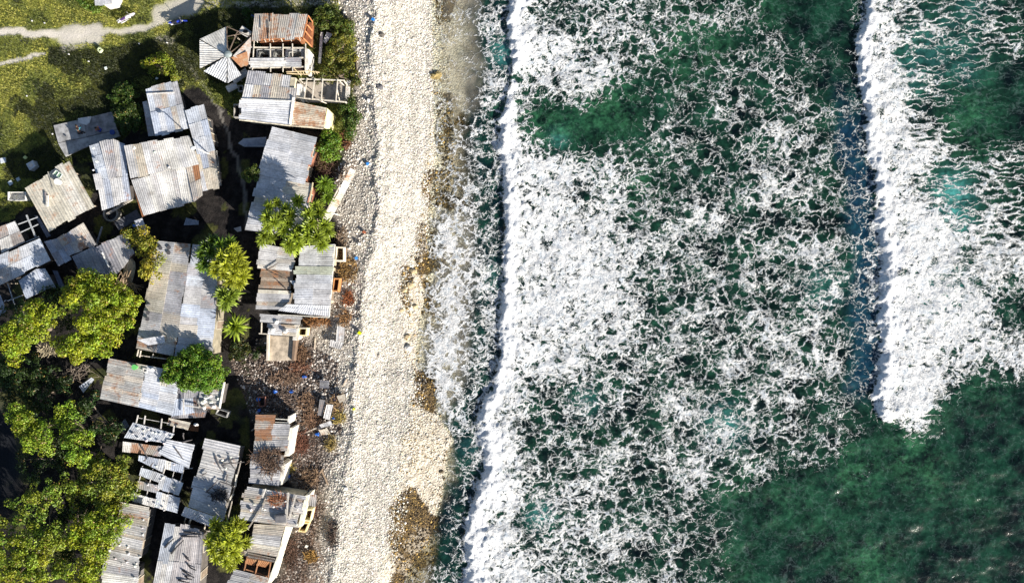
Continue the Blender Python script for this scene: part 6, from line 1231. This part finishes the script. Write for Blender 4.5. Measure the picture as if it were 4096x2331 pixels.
# ------------------------------------------------------------------ people
def skin_person(label, foot, yaw, joints, shirt, trousers, hair, skin=(.19,.10,.06)):
    """joints in metres in the person's own frame: +y forward, x right, z up"""
    t = thing('person', foot, label, 'person'); t.rotation_euler = (0, 0, yaw)
    def prep(name, chains, col, sub=2):
        pts = []; ed = []; rad = []; idx = {}
        for ch in chains:
            prev = None
            for key in ch:
                if key not in idx: idx[key] = len(pts); pts.append(joints[key][0]); rad.append(joints[key][1])
                if prev is not None: ed.append((prev, idx[key]))
                prev = idx[key]
        me = bpy.data.meshes.new(name); me.from_pydata(pts, ed, []); o = bpy.data.objects.new(name, me); COL.objects.link(o); o.parent = t
        o.modifiers.new('skin', 'SKIN').use_smooth_shade = True
        if not me.skin_vertices:
            dg = bpy.context.evaluated_depsgraph_get()
            import bmesh; bm = bmesh.new(); bm.from_mesh(me); bm.verts.layers.skin.verify(); bm.to_mesh(me); bm.free()
        for i, r_ in enumerate(rad): me.skin_vertices[0].data[i].radius = (r_, r_)
        me.skin_vertices[0].data[0].use_root = True
        s_ = o.modifiers.new('sub', 'SUBSURF'); s_.levels = sub; s_.render_levels = sub
        m = bpy.data.materials.new(name); m.use_nodes = True; bb = m.node_tree.nodes['Principled BSDF']; bb.inputs[0].default_value = (*col, 1); bb.inputs['Roughness'].default_value = .8; me.materials.append(m); return o
    ch = [('pel','sp','ch','nk','hd','ht'),('ch','shL','elL','wrL','hnL'),('ch','shR','elR','wrR','hnR'),('pel','hpL','knL','anL','toL'),('pel','hpR','knR','anR','toR')]
    for s_ in 'LR':
        for f in range(5): joints['f%s%da' % (s_, f)] = (tuple(Vector(joints['hn'+s_][0])+Vector(((f-2)*.018, .03, -.02))), .010); joints['f%s%db' % (s_, f)] = (tuple(Vector(joints['hn'+s_][0])+Vector(((f-2)*.024, .06+.01*(2-abs(f-2)), -.06))), .008); ch.append(('hn'+s_, 'f%s%da' % (s_, f), 'f%s%db' % (s_, f)))
    prep('body', ch, skin)
    j2 = dict(joints)
    def grow(keys, f):
        for k_ in keys: joints[k_] = (j2[k_][0], j2[k_][1]*f)
    grow(('pel','sp','ch','shL','elL','shR','elR'), 1.14); prep('shirt', [('sp','ch','shL','elL'),('ch','shR','elR')], shirt)
    grow(('hpL','knL','anL','hpR','knR','anR'), 1.2); prep('trousers', [('pel','hpL','knL','anL'),('pel','hpR','knR','anR')], trousers)
    mb = MB(); h_ = Vector(j2['ht'][0])*.6+Vector(j2['hd'][0])*.4; mb.blob(h_+Vector((0,-.02,.03)), (.105,.115,.10), hair, 1, 12, 8, .04); o = mb.build('hair', M_CLOTH, None, loc=(0,0,0), smooth=True); o.parent = t; o.location = (0,0,0)
    d = (Vector(j2['ht'][0])-Vector(j2['nk'][0])).normalized(); fw = Vector((0, d.z, -d.y)).normalized(); hc = Vector(j2['hd'][0])
    mb = MB(); mb.blob(hc+fw*.098, (.016,.02,.025), skin, 1, 6, 4, 0)
    for s_ in (-1, 1): mb.blob(hc+Vector((s_*.1,0,0)), (.015,.025,.035), skin, 2, 6, 4, 0)
    o = mb.build('nose_and_ears', M_SKIN, None, loc=(0,0,0)); o.parent = t; o.location = (0,0,0)
    mb = MB()
    for s_ in (-1, 1): mb.blob(hc+fw*.09+Vector((s_*.035,0,0))+d*.03, (.014,.012,.01), (.02,.02,.02), 2, 6, 4, 0)
    mb.blob(hc+fw*.092-d*.045, (.03,.012,.008), (.25,.08,.06), 2, 6, 4, 0); o = mb.build('eyes_and_mouth', M_SKIN, None, loc=(0,0,0)); o.parent = t; o.location = (0,0,0)
    return t
bend = dict(pel=((0,-.12,.88),.135), sp=((0,.02,1.02),.125), ch=((0,.22,1.16),.14), nk=((0,.40,1.22),.055), hd=((0,.50,1.24),.09), ht=((0,.60,1.27),.085),
    shL=((-.2,.26,1.15),.06), elL=((-.26,.34,.90),.048), wrL=((-.2,.52,.72),.035), hnL=((-.18,.58,.66),.04), shR=((.2,.26,1.15),.06), elR=((.26,.36,.90),.048), wrR=((.16,.54,.72),.035), hnR=((.14,.6,.66),.04),
    hpL=((-.11,-.12,.84),.09), knL=((-.13,0,.46),.062), anL=((-.13,-.08,.08),.045), toL=((-.14,.10,.04),.04), hpR=((.11,-.12,.84),.09), knR=((.14,.02,.46),.062), anR=((.13,-.06,.08),.045), toR=((.15,.12,.04),.04))
skin_person('person in dark trousers and a teal shirt bending forward over the concrete slab', W(1,815,1292,.2), R(14), dict(bend), (.03,.20,.27), (.02,.02,.025), (.015,.012,.01))
sq = dict(pel=((0,-.12,.28),.12), sp=((0,-.05,.42),.11), ch=((0,.02,.60),.12), nk=((0,.06,.72),.05), hd=((0,.09,.80),.085), ht=((0,.10,.89),.08),
    shL=((-.16,.03,.58),.05), elL=((-.22,.18,.44),.04), wrL=((-.15,.34,.34),.03), hnL=((-.12,.38,.30),.035), shR=((.16,.03,.58),.05), elR=((.22,.18,.44),.04), wrR=((.15,.34,.34),.03), hnR=((.12,.38,.30),.035),
    hpL=((-.1,-.1,.26),.08), knL=((-.17,.22,.36),.055), anL=((-.13,.02,.07),.042), toL=((-.14,.16,.04),.035), hpR=((.1,-.1,.26),.08), knR=((.17,.22,.36),.055), anR=((.13,.02,.07),.042), toR=((.14,.16,.04),.035))
skin_person('child in an orange shirt and blue shorts squatting on the concrete slab', W(1,975,1262,.2), R(60), sq, (.62,.14,.06), (.03,.07,.42), (.015,.012,.01))
bucket('small dark blue basin on the concrete slab east of the squatting child', 1, 1098, 1288, .2, .26, .2, (.02,.05,.22), 'basin', 'plastic_basin')
# ------------------------------------------------------------------ motorbikes
def motorbike(label, k, x, y, yaw, body, seat, metal):
    p = W(k,x,y,0); p.z = gz(p); t = thing('motorbike', p, label, 'motorbike'); t.rotation_euler = (R(9), 0, yaw)
    def fin(mb, name, mat, smooth=False, par=None):
        o = mb.build(name, mat, None, loc=(0,0,0), smooth=smooth); o.parent = par or t; o.location = (0,0,0); return o
    for wx in (-.62, .62):
        mb = MB(); n = 20; ring = []
        for i in range(n):
            a = 2*math.pi*i/n
            for j in range(8):
                b_ = 2*math.pi*j/8; r_ = .27+.05*math.cos(b_); ring.append((wx+math.cos(a)*r_, .05*math.sin(b_), .32+math.sin(a)*r_))
        mb.add(ring, [(i*8+j, ((i+1) % n)*8+j, ((i+1) % n)*8+(j+1) % 8, i*8+(j+1) % 8) for i in range(n) for j in range(8)], (.02,.02,.02)); wl = fin(mb, 'wheel', M_GLOSS)
        mb = MB()
        for i in range(6): a = math.pi*i/6; mb.beam((wx-math.cos(a)*.23, 0, .32-math.sin(a)*.23), (wx+math.cos(a)*.23, 0, .32+math.sin(a)*.23), .025, .02, metal)
        mb.tube([(wx,-.05,.32),(wx,.05,.32)], .05, metal, 8); fin(mb, 'rim', M_GLOSS, par=wl)
        mb = MB(); arc = [(wx+math.cos(a)*.36, 0, .32+math.sin(a)*.36) for a in [R(20+14*i) for i in range(10)]]
        for a, b_ in zip(arc[:-1], arc[1:]): mb.beam(a, b_, .15, .02, body, up=(0,1,0) if False else None)
        fin(mb, 'mudguard', M_GLOSS)
    mb = MB(); mb.tube([(-.35,0,.45),(-.1,0,.38),(.25,0,.4),(.45,0,.72)], [.09,.11,.09,.06], (.25,.25,.26), 8); fin(mb, 'engine', M_GLOSS, True)
    mb = MB(); mb.blob((.18,0,.74), (.3,.15,.14), body, 3, 12, 8, .05); mb.blob((-.62,0,.72), (.24,.12,.09), body, 3, 10, 7, .05); mb.blob((.34,0,.55), (.14,.2,.2), body, 5, 10, 7, .05); fin(mb, 'fairing', M_GLOSS, True)
    mb = MB(); mb.blob((-.25,0,.80), (.38,.14,.07), seat, 2, 12, 8, .03); fin(mb, 'seat', M_GLOSS, True)
    mb = MB(); mb.tube([(.66,-.07,.32),(.48,-.07,.95)], .025, metal, 6); mb.tube([(.66,.07,.32),(.48,.07,.95)], .025, metal, 6); fin(mb, 'fork', M_GLOSS)
    mb = MB(); mb.tube([(.36,-.36,1.02),(.47,-.16,.99),(.49,0,.97),(.47,.16,.99),(.36,.36,1.02)], .022, (.1,.1,.1), 6)
    for s_ in (-1, 1): mb.tube([(.47,s_*.2,.99),(.5,s_*.26,1.16)], .01, metal, 5); mb.blob((.5,s_*.27,1.18), (.02,.06,.04), (.1,.1,.1), 1, 8, 5, 0)
    fin(mb, 'handlebar', M_GLOSS)
    mb = MB(); mb.blob((.60,0,.86), (.08,.1,.09), (.7,.7,.68), 1, 10, 7, 0); fin(mb, 'headlight', M_GLOSS, True)
    mb = MB(); mb.tube([(.1,-.13,.3),(-.4,-.15,.32),(-.78,-.15,.42)], [.03,.05,.06], (.5,.5,.5), 8); fin(mb, 'exhaust', M_GLOSS, True)
    mb = MB(); mb.beam((-.95,0,.62),(-.7,0,.7),.2,.03,metal); mb.beam((-.5,.16,.78),(-.95,.12,.8),.03,.03,metal); mb.beam((-.5,-.16,.78),(-.95,-.12,.8),.03,.03,metal); fin(mb, 'luggage_rack', M_GLOSS)
    mb = MB(); mb.beam((0,.1,.3),(-.05,.3,0),.03,.03,metal); fin(mb, 'side_stand', M_GLOSS); return t
motorbike('white and purple motorbike parked in the sunlit grass', 1, 1245, 185, R(30), (.68,.62,.70), (.08,.04,.14), (.6,.6,.62))
motorbike('blue motorbike parked in the shade by the pale dirt track', 1, 1742, 222, R(8), (.02,.05,.45), (.02,.02,.03), (.45,.47,.5))
# people's small marks: nothing is written anywhere in the photograph
